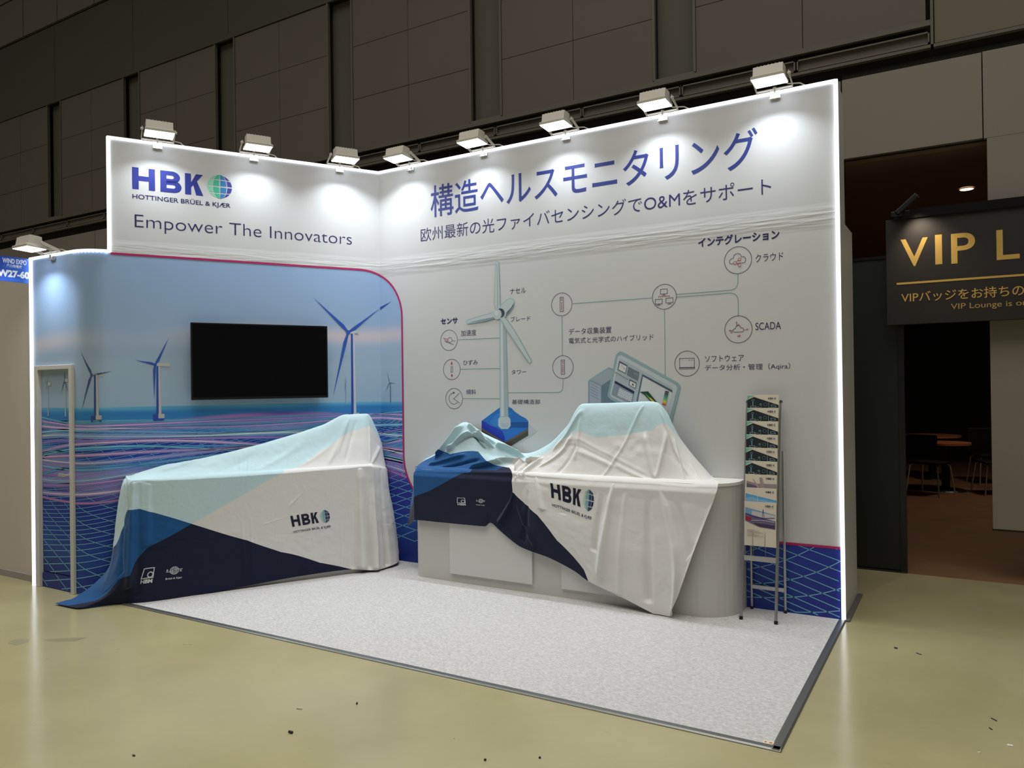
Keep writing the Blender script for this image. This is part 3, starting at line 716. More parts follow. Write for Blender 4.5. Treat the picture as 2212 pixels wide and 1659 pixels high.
ik = Ink(mP, -.012+.0036)
hb = fq(137, 822); turbine(ik, hb, [(hb[0]-.003, DZ-.045), (hb[0]-.06, hb[1]-.12), (hb[0]+.05, hb[1]-.09)], (hb[0]+.008, 1.40), .014, (90, 116, 160), (150, 170, 196), (196, 202, 206), nac=.05, bw=.014, foot=False); ik.build('printed_turbine', door)
ik = Ink(mP, -.012+.0036)
hb = fq(100, 830); turbine(ik, hb, [(hb[0]-.04, hb[1]+.04), (hb[0]+.0, hb[1]+.05), (hb[0]-.02, hb[1]-.05)], (hb[0]+.006, 1.40), .012, (130, 150, 180), (150, 170, 196), (196, 202, 206), nac=.05, bw=.010, foot=False); ik.build('printed_turbine', door)
a, b = onL(826, 668), onR(846, 651)
ik = Ink(mR, .0036); z_ = onR(825, 666)[1]; ik.poly([(0, z_+.012), b, (0, z_-.012)], BL2); ik.build('printed_turbine', wall_right)

# ================================================================== LETTERING AND DIAGRAM
NAVY = (44, 54, 138); DKN = (34, 36, 84); INKC = (46, 46, 84); TEAL = (92, 158, 158); RED = (176, 40, 60); LCOL = (104, 150, 148)
GC = [(134, 206, 174), (64, 176, 144), (52, 122, 176), (58, 60, 140)]
def letter(wall, mp, f, text, bl, tr, col, bold=0, prefix=None, name='lettering'):
    ik = Ink(mp, .0012); b = f(*bl); t = f(*tr); text_fit(ik, text, b, t, col, bold, prefix); return ik.build(name, wall)
# left wall head. Ink boxes measured at the word ends
def put(wall, mp, f, text, q4, col, bold=0, prefix=None, vref=None):
    bl, tr = boxed(f, *q4); ik = Ink(mp, .0012); text_fit(ik, text, bl, tr, col, bold, prefix, vref); return ik.build('lettering', wall)
def montserrat_hbk(ik, x0, z0, x1, z1, col):
    """heavy geometric letters H B K"""
    W_, H_ = x1-x0, z1-z0
    T = lambda u, v: (x0+u*W_, z0+v*H_)
    s = .088
    def rect(a, b, c, d): ik.poly([T(a, b), T(c, b), T(c, d), T(a, d)], col, lift=False)
    rect(0, 0, s, 1); rect(.225, 0, .225+s, 1); rect(s, .40, .225, .62)
    # B: stem and two bowls
    bx = .385; rect(bx, 0, bx+s, 1)
    def bowl(zb, zt, xo):
        zc_, rz = (zb+zt)/2, (zt-zb)/2; n = 12; o = []; i_ = []; xs0 = bx+s-.002; xc = xo-.115; tz = .2
        for k in range(n+1):
            a = math.radians(90-180*k/n); o.append((xc+.115*math.cos(a), zc_+rz*math.sin(a))); i_.append((xc+.032*math.cos(a)-.005, zc_+(rz-tz)*math.sin(a)))
        o = [(xs0, zt)]+o+[(xs0, zb)]; i_ = [(xs0, zt-tz)]+i_+[(xs0, zb+tz)]
        for k in range(len(o)-1): ik.poly([T(*o[k]), T(*o[k+1]), T(*i_[k+1]), T(*i_[k])], col, lift=False)
    bowl(.0, .56, .685); bowl(.44, 1.0, .665)
    kx = .735; rect(kx, 0, kx+s, 1)
    ik.poly([T(kx+s-.002, .34), T(kx+s-.002, .58), T(.895, 1), T(.998, 1)], col, lift=False)
    ik.poly([T(kx+s+.028, .50), T(kx+s+.085, .66), T(1.0, 0), T(.895, 0)], col, lift=False)
    ik.h += ik.st
b0 = boxed(onL, (285, 408), (286, 362), (438, 423), (440, 377))
ik = Ink(mL, .0012); montserrat_hbk(ik, b0[0][0], b0[0][1], b0[1][0], b0[1][1], NAVY); ik.build('logo_letters', wall_left)
g0 = onL(448, 401); g1 = onL(501, 405); gc = onL(474, 404); gt = onL(474, 379); gb = onL(475, 428)
ik = Ink(mL, .0012); globe(ik, (g0[0]+g1[0])/2, (gt[1]+gb[1])/2, (g1[0]-g0[0])/2, (gt[1]-gb[1])/2, GC); ik.build('logo_globe', wall_left)
put(wall_left, mL, onL, 'HOTTINGER BRÜEL & KJÆR', ((286, 430), (286, 420), (498, 448), (498, 439)), DKN, .012, vref='H')
put(wall_left, mL, onL, 'Empower The Innovators', ((291, 491.5), (291, 464.7), (760, 527), (760, 503)), DKN, -.012, vref='E')
# right wall
put(wall_right, mR, onR, '構造ヘルスモニタリング', ((930, 462), (930, 402), (1637, 372), (1637, 274)), (52, 62, 132), .006)
put(wall_right, mR, onR, '欧州最新の光ファイバセンシングでO&Mをサポート', ((909, 524), (909, 492), (1666, 418), (1666, 384)), (44, 46, 100), -.004)
def small(text, x0, y0, x1, y1, slope, bold=0.0, col=INKC):
    """x0,y0 top left; x1,y1 bottom right; slope of the baseline in px"""
    return put(wall_right, mR, onR, text, ((x0, y1-slope), (x0, y0), (x1, y1), (x1, y0+slope)), col, bold)
small('インテグレーション', 1508, 514, 1684, 516, -19, .03, DKN)
small('クラウド', 1632, 549, 1692, 562, -4)
small('SCADA', 1632, 697, 1687, 711, -2)
small('ソフトウェア', 1523, 768, 1607, 780, -2)
small('データ分析・管理（Aqira）', 1523, 787, 1707, 800, -2)
small('データ収集装置', 1229, 709, 1321, 720, -3)
small('電気式と光学式のハイブリッド', 1229, 728, 1412, 736, -5)
small('ナセル', 1102, 623, 1136, 633, -2)
small('ブレード', 1103, 684, 1146, 693, -2)
small('タワー', 1105, 799, 1137, 808, -1)
small('基礎構造部', 1106, 863, 1167, 873, 0)
small('センサ', 952, 688, 989, 699, -2, .035, DKN)
small('加速度', 996, 713, 1029, 725, -1)
small('ひずみ', 1001, 778, 1032, 788, -1)
small('傾斜', 1007, 841, 1028, 852, 0)

# sensor wiring diagram
def icon(px, py, rpx):
    c = onR(px, py); r = abs(onR(px+rpx, py)[0]-c[0]); rz = abs(onR(px, py+rpx)[1]-c[1]); r = (r+rz)/2
    ik = Ink(mR, .0012); ik.circle(c, r, .004, (70, 72, 92)); return ik, c, r
T1 = .0036
ik, c, r = icon(970, 735, 20)
for k, dx in enumerate((-.7, -.6, -.55)): ik.seg((c[0]+dx*r, c[1]+(.25-.14*k)*r), (c[0]-.15*r, c[1]+(.13-.14*k)*r), T1, (150, 80, 100))
ik.circle((c[0]+.12*r, c[1]+.03*r), .24*r, T1, (70, 72, 92), 20); ik.seg((c[0]-.4*r, c[1]-.12*r), (c[0]+.55*r, c[1]-.45*r), T1, (60, 60, 80)); ik.seg((c[0]+.4*r, c[1]-.05*r), (c[0]+.75*r, c[1]-.12*r), T1, (60, 60, 80))
ik.build('diagram_icon', wall_right)
ik, c, r = icon(976, 798, 20)
for s_ in (1, -1): ik.poly([(c[0]-.12*r, c[1]+s_*.5*r), (c[0]+.12*r, c[1]+s_*.5*r), (c[0], c[1]+s_*.8*r)], RED)
ik.sharp([(c[0]-.09*r, c[1]-.27*r), (c[0]+.09*r, c[1]-.27*r), (c[0]+.09*r, c[1]+.27*r), (c[0]-.09*r, c[1]+.27*r)], T1, (60, 60, 80), True); ik.build('diagram_icon', wall_right)
ik, c, r = icon(981, 861, 20)
ik.stroke([(c[0]-.05*r+.55*r*math.cos(a), c[1]+.55*r*math.sin(a)) for a in np.linspace(1.5, 5.6, 20)], T1, (50, 50, 80))
ik.poly([(c[0]-.1*r, c[1]+.47*r), (c[0]-.1*r, c[1]+.68*r), (c[0]+.12*r, c[1]+.57*r)], (40, 40, 70)); ik.sharp([(c[0]+.6*r, c[1]+.5*r), (c[0]-.05*r, c[1]), (c[0]+.65*r, c[1]-.45*r)], T1, (50, 50, 80)); ik.build('diagram_icon', wall_right)
for px, py in ((1213.5, 657.5), (1216, 793)):
    ik, c, r = icon(px, py, 23.5)
    ik.sharp([(c[0]-.17*r, c[1]-.62*r), (c[0]+.17*r, c[1]-.62*r), (c[0]+.17*r, c[1]+.62*r), (c[0]-.17*r, c[1]+.62*r)], T1, (60, 60, 80), True)
    ik.sharp([(c[0]-.07*r, c[1]+.34*r), (c[0]+.07*r, c[1]+.34*r), (c[0]+.07*r, c[1]+.5*r), (c[0]-.07*r, c[1]+.5*r)], T1*.8, (170, 60, 80), True)
    for k in range(4): ik.circle((c[0], c[1]+(.12-.18*k)*r), .06*r, T1*.8, (160, 60, 80), 14)
    ik.build('diagram_icon', wall_right)
ik, c, r = icon(1435, 641, 26.5)
def scr(ik, x, z, s):
    ik.sharp([(x-s, z-s*.65), (x+s, z-s*.65), (x+s, z+s*.65), (x-s, z+s*.65)], T1, (60, 60, 80), True); ik.seg((x, z-s*.65), (x, z-s*.95), T1, (60, 60, 80)); ik.seg((x-s*.55, z-s*.98), (x+s*.55, z-s*.98), T1, (60, 60, 80))
scr(ik, c[0]-.03*r, c[1]+.42*r, .29*r); scr(ik, c[0]-.47*r, c[1]-.36*r, .29*r); scr(ik, c[0]+.43*r, c[1]-.32*r, .29*r)
ik.sharp([(c[0]-.47*r, c[1]-.03*r), (c[0]-.47*r, c[1]+.04*r), (c[0]+.43*r, c[1]+.04*r), (c[0]+.43*r, c[1]-.03*r)], T1, (170, 50, 60)); ik.build('diagram_icon', wall_right)
def cloud(ik, x, z, s, col):
    pts = [(-1, -.35), (-1.05, .05), (-.7, .25), (-.55, .28), (-.45, .65), (0, .85), (.42, .62), (.5, .35), (.85, .35), (1.05, .02), (.95, -.35), (.75, -.45), (-.7, -.45)]
    p = np.array(pts); q = []
    for i in range(len(p)):
        a, b, c_, d = p[i-1], p[i], p[(i+1) % len(p)], p[(i+2) % len(p)]
        for t in (0, .25, .5, .75): q.append(.5*((2*b)+(-a+c_)*t+(2*a-5*b+4*c_-d)*t*t+(-a+3*b-3*c_+d)*t**3))
    ik.stroke([(x+s*u[0], z+s*u[1]) for u in q], T1, col, True)
ik, c, r = icon(1594, 562, 29.5)
cloud(ik, c[0]-.02*r, c[1]+.02*r, .56*r, (70, 72, 100)); RR = (176, 84, 96)
n1, n2, n3 = (c[0]-.22*r, c[1]-.18*r), (c[0]+.12*r, c[1]+.06*r), (c[0]+.12*r, c[1]-.38*r)
ik.seg(n1, n2, T1, RR); ik.seg(n1, n3, T1, RR)
for n in (n1, n2, n3): ik.disc(n, .10*r, (196, 194, 190), 14); ik.circle(n, .10*r, T1, RR, 16)
ik.build('diagram_icon', wall_right)
ik, c, r = icon(1595, 711.5, 29.5)
cloud(ik, c[0], c[1]-.03*r, .37*r, (70, 72, 100))
for a_, b_ in (((-.13, .3), (-.13, .52)), ((-.13, .3), (.02, .33)), ((-.42, -.08), (-.62, -.06)), ((-.5, -.1), (-.5, -.2)), ((.42, -.08), (.66, -.04)), ((.1, -.38), (.1, -.5)), ((.1, -.5), (-.02, -.5))):
    ik.seg((c[0]+a_[0]*r, c[1]+a_[1]*r), (c[0]+b_[0]*r, c[1]+b_[1]*r), T1, RR); ik.circle((c[0]+b_[0]*r, c[1]+b_[1]*r), .045*r, T1*.8, RR, 12)
ik.build('diagram_icon', wall_right)
ik, c, r = icon(1484, 785.5, 27)
ik.sharp([(c[0]-.6*r, c[1]-.3*r), (c[0]+.6*r, c[1]-.3*r), (c[0]+.6*r, c[1]+.42*r), (c[0]-.6*r, c[1]+.42*r)], T1, (60, 60, 90), True)
ik.sharp([(c[0]-.62*r, c[1]-.42*r), (c[0]+.62*r, c[1]-.42*r), (c[0]+.62*r, c[1]-.33*r), (c[0]-.62*r, c[1]-.33*r)], T1*.8, (60, 60, 90), True)
for k in range(3): ik.disc((c[0]+(.18+.13*k)*r, c[1]+.27*r), .035*r, (160, 60, 80), 10)
ik.build('diagram_icon', wall_right)
def wire(pts, rnd=None):
    ik = Ink(mR, .0012); P = [onR(*p) for p in pts]; ik.stroke(P, .0042, LCOL); return ik.build('diagram_line', wall_right)
def bend(p, c, q, n=8): return [tuple((1-t)**2*np.array(p)+2*t*(1-t)*np.array(c)+t*t*np.array(q)) for t in np.linspace(0, 1, n)]
wire([(990, 734), (1080, 730)]); wire([(995, 797.5), (1081, 796)]); wire([(1000, 861), (1081, 861.5)])
wire([(1098, 848.5), (1203, 848)] + bend((1203, 848), (1216, 848), (1216, 834)) + [(1216.5, 818)])
wire([(1214, 682), (1215, 768)]); wire([(1237, 656), (1408, 643.5)]); wire([(1435.5, 669), (1437, 815)])
wire([(1461, 636), (1577, 627)] + bend((1577, 627), (1594, 625), (1594, 608)) + [(1594, 592)])
wire([(1461, 642), (1577, 633)] + bend((1577, 633), (1594, 633), (1594.5, 650)) + [(1595, 683)])

def zf(x0, y0, sc): return lambda x, y: onR(x0+x/sc, y0+y/sc)
# wind turbine illustration
Zt = zf(900, 540, 3.771)
ik = Ink(mR, .0012); OUT = (128, 176, 184)
def shp(pts, col, out=None, wd=.009):
    P = [Zt(*p) for p in pts]
    if out: ik.stroke(P, wd, out, True)
    ik.poly(P, col)
shp([(880, 1395), (985, 1475), (860, 1560), (745, 1600)], (188, 190, 192))
top = [(530, 1392), (600, 1340), (680, 1282), (745, 1276), (775, 1290), (800, 1318), (850, 1352), (890, 1372), (910, 1395), (718, 1520), (700, 1478), (650, 1446), (600, 1430), (560, 1400)]
shp(top, (36, 112, 190)); shp([(600, 1400), (640, 1340), (700, 1320), (780, 1330), (700, 1400), (640, 1440)], (52, 128, 202))
shp([(530, 1392), (560, 1400), (600, 1430), (650, 1446), (700, 1478), (718, 1520), (718, 1565), (530, 1448)], (30, 54, 176))
shp([(718, 1520), (910, 1395), (910, 1452), (718, 1565)], (34, 110, 196))
shp([(530, 1448), (718, 1565), (718, 1596), (530, 1490)], (110, 100, 84)); shp([(530, 1470), (718, 1578), (718, 1602), (530, 1490)], (66, 62, 54))
shp([(718, 1565), (910, 1452), (910, 1512), (750, 1608), (718, 1600)], (96, 88, 72)); shp([(718, 1580), (910, 1476), (910, 1512), (750, 1608), (718, 1600)], (72, 68, 58))
shp([(765, 1405), (910, 1402), (910, 1445), (765, 1446)], (30, 80, 150))
shp([(680, 560), (725, 570), (746, 1370), (683, 1370)], (186, 196, 198), OUT); shp([(704, 565), (725, 570), (746, 1370), (716, 1370)], (164, 176, 182)); shp([(690, 565), (700, 565), (708, 1370), (694, 1370)], (206, 212, 214))
cap = [(668, 1378), (684, 1358), (746, 1358), (764, 1378), (764, 1432), (745, 1455), (690, 1455), (668, 1432)]
shp(cap, (186, 196, 198), OUT); shp([(690, 1405), (716, 1412), (750, 1405), (750, 1440), (716, 1450), (690, 1440)], (172, 182, 188))
shp([(670, 470), (740, 405), (765, 395), (790, 405), (795, 430), (785, 470), (760, 505), (725, 542), (700, 560), (665, 520)], (188, 198, 198), OUT); shp([(794, 430), (788, 462), (760, 505), (725, 542), (735, 505), (770, 470)], (96, 110, 126))
for q in ([(658, 92), (668, 104), (680, 470), (655, 495), (637, 440), (648, 104)], [(405, 585), (420, 573), (560, 530), (628, 510), (640, 556), (560, 580), (415, 600)], [(676, 545), (705, 540), (735, 570), (800, 665), (935, 905), (925, 921), (905, 905), (740, 660)]): shp(q, (190, 200, 200), OUT)
shp([(655, 110), (662, 110), (668, 470), (656, 480)], (166, 178, 182)); shp([(420, 592), (560, 560), (636, 545), (640, 556), (560, 580)], (140, 152, 162)); shp([(690, 560), (740, 650), (915, 910), (905, 905), (735, 660)], (160, 172, 178))
c = Zt(684, 515); ik.disc(c, .042, (60, 70, 80), ry=.040); c = Zt(660, 525); ik.disc(c, .042, (186, 194, 196), ry=.044); c = Zt(652, 515); ik.disc(c, .022, (204, 210, 212))
ik.build('printed_turbine_drawing', wall_right)
# desktop computer illustration
Zt = zf(1180, 480, 3.607); ik = Ink(mR, .0012)
shp([(330, 1238), (345, 1225), (485, 1135), (520, 1145), (560, 1180), (560, 1560), (330, 1560)], (138, 154, 164), OUT)
shp([(430, 1275), (560, 1190), (560, 1560), (430, 1560)], (108, 126, 136)); shp([(345, 1225), (485, 1140), (560, 1180), (430, 1270)], (158, 170, 178)); shp([(338, 1240), (425, 1278), (425, 1560), (338, 1560)], (166, 174, 188))
for k in range(5): ik.seg(Zt(343, 1258+22*k), Zt(408, 1290+22*k), .004, (128, 138, 154))
ring = [(548, 1035), (575, 1012), (600, 1020), (1020, 1255), (1040, 1275), (1042, 1295), (968, 1590), (945, 1605), (905, 1590), (500, 1375), (484, 1355), (486, 1335)]
shp(ring, (150, 166, 172), OUT, .011); shp([(560, 1045), (585, 1035), (1005, 1265), (1022, 1290), (950, 1570), (905, 1570), (510, 1362), (497, 1345)], (190, 198, 200))
shp([(575, 1060), (985, 1290), (930, 1500), (900, 1540), (505, 1345)], (172, 182, 188))
shp([(748, 1182), (985, 1310), (925, 1540), (700, 1400)], (206, 206, 204)); shp([(748, 1182), (985, 1310), (982, 1328), (745, 1196)], (76, 88, 104)); shp([(748, 1182), (758, 1187), (715, 1400), (702, 1395)], (96, 108, 122))
shp([(570, 1080), (634, 1115), (620, 1182), (557, 1150)], (74, 86, 104)); shp([(575, 1096), (628, 1122), (617, 1175), (563, 1147)], (210, 210, 208)); shp([(585, 1110), (592, 1118), (618, 1150), (612, 1148)], (60, 60, 60))
shp([(640, 1125), (728, 1170), (715, 1238), (630, 1192)], (112, 122, 132)); shp([(686, 1165), (716, 1180), (712, 1198), (682, 1184)], (126, 136, 146))
shp([(650, 1222), (706, 1250), (698, 1298), (645, 1270)], (84, 92, 108)); shp([(655, 1235), (700, 1258), (694, 1292), (650, 1268)], (214, 212, 206)); shp([(671, 1255), (684, 1262), (681, 1276), (669, 1270)], (60, 96, 64))
shp([(540, 1165), (642, 1222), (640, 1230), (538, 1172)], (138, 148, 156)); shp([(538, 1235), (688, 1318), (684, 1338), (533, 1252)], (34, 44, 70)); shp([(533, 1252), (684, 1338), (668, 1410), (510, 1340)], (134, 148, 156))
shp([(572, 1292), (675, 1345), (662, 1402), (555, 1352)], (206, 208, 210))
for r_ in range(4):
    for k in range(7): ik.seg(Zt(574-4*r_+14.5*k, 1304+14*r_+7.6*k), Zt(580-4*r_+14.5*k, 1307+14*r_+7.6*k), .0045, (96, 104, 120))
shp([(730, 1322), (795, 1318), (822, 1350), (880, 1420), (930, 1480), (880, 1450), (800, 1380), (768, 1345)], (28, 62, 58)); shp([(770, 1330), (795, 1350), (850, 1400), (835, 1400), (800, 1372)], (96, 150, 50)); shp([(800, 1362), (822, 1372), (852, 1402), (836, 1404), (815, 1385)], (216, 190, 50))
for k, cc in enumerate([(44, 52, 70), (60, 70, 84), (70, 80, 92), (60, 120, 110), (80, 150, 130), (90, 170, 110), (150, 190, 80), (220, 200, 70), (226, 160, 60), (200, 50, 50)]):
    y_ = 1312+11*k; x_ = 930-2.6*k; shp([(x_, y_), (x_+28, y_+8), (x_+26, y_+17), (x_-2, y_+9)], cc)
ik.build('printed_computer_drawing', wall_right)

# ================================================================== TV
bm = B(); boxL(bm, .530, 1.655, .055, .10, 1.515, 2.149); tv = obj('television', bm, mat('tv_bezel', (10, 10, 11), .35))
tag(tv, 'large black switched off flat screen television hung on the blue mural', 'television')
bm = B(); boxL(bm, .542, 1.643, .0995, .1008, 1.535, 2.138); obj('screen', bm, mat('tv_glass', (4, 5, 7), .22, spec=.25), tv)
bm = B(); boxL(bm, .8, 1.4, .004, .055, 1.68, 2.0); obj('mounting_plate', bm, BLACK, tv)

# ================================================================== FLOODLIGHTS
def floodlight(pos, ang, label, power=10.5):
    """local frame: x along the wall, -y out from the wall, z up; origin on the wall's top edge"""
    t = thing('floodlight', label, 'floodlight', pos, ang, 'LED floodlights clamped on the booth walls')
    R1 = Matrix.Rotation(-.05, 3, 'X')
    bm = B(); box2(bm, (-.034, -.010, -.055), (.034, -.006, .01)); box2(bm, (-.034, -.034, -.056), (.034, -.006, -.050)); box2(bm, (-.014, -.028, -.045), (.014, -.008, -.01)); cyl(bm, (0, -.02, -.06), (0, -.02, .022), .006); cyl(bm, (0, -.02, .012), (0, -.02, .024), .013)
    obj('clamp', bm, CHROME, t)
    bm = B(); box2(bm, (-.118, -.036, .008), (.118, -.008, .012)); 
    for s_ in (-1, 1):
        vv = box(bm, (s_*.120, -.095, .034), (.004, .15, .026), Matrix.Rotation(-.33, 3, 'X'))
        cyl(bm, (s_*.112, -.155, .052), (s_*.132, -.155, .052), .010)
    obj('bracket', bm, LAMPW, t)
    # head: shallow box with a tapered back
    bm = B(); pr = [(-.075, 0), (.075, 0), (.078, .018), (.050, .030), (.038, .092), (-.048, .092), (-.058, .030), (-.078, .018)]
    a_ = [bm.verts.new((-.108, y, z)) for y, z in pr]; b_ = [bm.verts.new((.108, y, z)) for y, z in pr]
    for k in range(len(pr)): bm.faces.new((a_[k], a_[(k+1) % 8], b_[(k+1) % 8], b_[k]))
    bm.faces.new(a_[::-1]); bm.faces.new(b_); bmesh.ops.recalc_face_normals(bm, faces=bm.faces)
    for v in bm.verts:
        if v.co.z > .025: v.co.x *= .90
    bmesh.ops.rotate(bm, cent=(0, 0, 0), matrix=R1, verts=bm.verts); bmesh.ops.translate(bm, vec=(0, -.185, .012), verts=bm.verts)
    hd = obj('lamp_head', bm, LAMPW, t)
    for k in range(7):
        bm = B(); box(bm, (-.072+.024*k, -.004, .094), (.003, .075, .012)); bmesh.ops.rotate(bm, cent=(0, 0, 0), matrix=R1, verts=bm.verts); bmesh.ops.translate(bm, vec=(0, -.185, .012), verts=bm.verts); obj('cooling_fin', bm, LAMPW, hd)
    bm = B(); box(bm, (0, 0, -.002), (.208, .144, .004)); bmesh.ops.rotate(bm, cent=(0, 0, 0), matrix=R1, verts=bm.verts); bmesh.ops.translate(bm, vec=(0, -.185, .012), verts=bm.verts)
    obj('lamp_glass', bm, LEDF, t)
    bm = B(); tube(bm, [(.05, -.13, .03), (.10, -.07, .012), (.17, -.03, .015), (.20, -.005, .0)], .004); obj('cable', bm, LAMPW, t)
    l = bpy.data.lights.new('floodlight_led', 'AREA'); l.shape = 'RECTANGLE'; l.size = .2; l.size_y = .13; l.energy = power; l.color = (.86, .93, 1.0); l.spread = math.radians(132)
    o = link(bpy.data.objects.new('floodlight_led', l)); o.parent = t; o.location = (0, -.185, .004)
    o.rotation_euler = (Matrix.Rotation(-.16, 3, 'X') @ Matrix.Rotation(.40-.16, 3, 'X')).to_euler() if False else (-.33, 0, 0)
    return t
WHO = ['rightmost', 'second from the right', 'middle', 'second from the inner corner', 'nearest to the inner corner']
for nm, x in (('floodlight at the far right end of the right wall top', 3.576), ('floodlight second from the right end of the right wall top', 2.767), ('floodlight over the middle of the right wall top', 1.959), ('floodlight second from the inner corner on the right wall top', 1.172), ('floodlight just right of the inner corner on the wall top', .382)):
    floodlight((x, 0, 3.612), 0, 'lit white ' + nm)
angL = math.atan2(-LD[1], -LD[0])
for nm, s_ in (('floodlight just left of the inner corner on the left wall top', .374), ('floodlight over the middle of the tall left wall', 1.125), ('floodlight above the large wall logo at the left', 1.879)):
    p = lc(s_, 0, 3.612); floodlight(tuple(p), angL, 'lit white ' + nm)
floodlight((-1.635, -D, 2.712), 0, 'lit white floodlight on the low wall above the door')

# ================================================================== COUNTERS
def round_rect(x0, y0, x1, y1, rad, n=10):
    """outline with radii (bl, br, tr, tl)"""
    P = []
    for (cx, cy, a0), r in zip(((x0, y0, 180), (x1, y0, 270), (x1, y1, 0), (x0, y1, 90)), rad):
        ccx = cx + (r if cx == x0 else -r); ccy = cy + (r if cy == y0 else -r)
        if r <= 1e-6: P.append((cx, cy)); continue
        for k in range(n+1):
            a = math.radians(a0+90*k/n); P.append((ccx+r*math.cos(a), ccy+r*math.sin(a)))
    return P
def counter(name, label, x1, y0, radL, radR, z1, doors, loc, rz):
    t = thing(name, label, 'counter', loc, rz)
    bm = B(); prism(bm, round_rect(0, y0, x1, -.003, (radL, radR, 0, 0)), .006, z1-.022); bmesh.ops.recalc_face_normals(bm, faces=bm.faces); obj('body', bm, WHITE, t)
    bm = B(); prism(bm, round_rect(-.004, y0-.006, x1+.004, -.003, (radL, radR, 0, 0)), z1-.020, z1); bmesh.ops.recalc_face_normals(bm, faces=bm.faces); obj('countertop', bm, mat('counter_top_white', (226, 224, 218), .35), t)
    for a, b in doors:
        bm = B(); box2(bm, (a, y0-.020, .075), (b, y0-.001, z1-.05), .002); obj('door', bm, WHITE2, t)
    return t
counter('display_counter', 'long white display counter with rounded ends against the right wall', 2.68, -.394, .12, .27, .912, ((.40, 1.17), (1.42, 2.19)), (.65, 0, 0), 0)
counter('display_counter', 'white counter fully draped by the large cloth beside the door', 1.86, -.394, .12, .12, .910, (), tuple(lc(2.12, 0, 0)), angL)

# ================================================================== CLOTHS
def catmull(P, n):
    """resample rows of P (k,...,3) along axis 0 to n points, spacing by mean chord length"""
    k = P.shape[0]; d = np.linalg.norm(np.diff(P, axis=0), axis=-1); d = d.reshape(k-1, -1).mean(1); s = np.concatenate([[0], np.cumsum(np.maximum(d, .008))]); s /= s[-1]
    t = np.linspace(0, 1, n); i = np.clip(np.searchsorted(s, t, side='right')-1, 0, k-2); h = s[i+1]-s[i]; u = (t-s[i])/h
    # finite-difference tangents, limited
    m_ = np.zeros_like(P); sl = np.diff(P, axis=0)/np.diff(s).reshape((-1,)+(1,)*(P.ndim-1))
    m_[0] = sl[0]; m_[-1] = sl[-1]; m_[1:-1] = (sl[:-1]+sl[1:])/2
    same = (sl[:-1]*sl[1:]) > 0; hm = 2*sl[:-1]*sl[1:]/np.where(same, sl[:-1]+sl[1:], 1); m_[1:-1] = np.where(same, hm, m_[1:-1]*.25)
    sh = (-1,)+(1,)*(P.ndim-1); u = u.reshape(sh); h = h.reshape(sh)
    return (2*u**3-3*u**2+1)*P[i]+(u**3-2*u**2+u)*h*m_[i]+(-2*u**3+3*u**2)*P[i+1]+(u**3-u**2)*h*m_[i+1], s
def smooth_noise(nv, nu, su, sv, seed):
    r = np.random.default_rng(seed); g = r.normal(size=(sv+3, su+3))
    y = np.linspace(0, sv, nv); x = np.linspace(0, su, nu); yi = np.minimum(y.astype(int), sv-1); xi = np.minimum(x.astype(int), su-1)
    fy = sm(y-yi)[:, None]; fx = sm(x-xi)[None, :]
    a = g[np.ix_(yi, xi)]; b = g[np.ix_(yi, xi+1)]; c = g[np.ix_(yi+1, xi)]; d = g[np.ix_(yi+1, xi+1)]
    return (a*(1-fx)+b*fx)*(1-fy)+(c*(1-fx)+d*fx)*fy
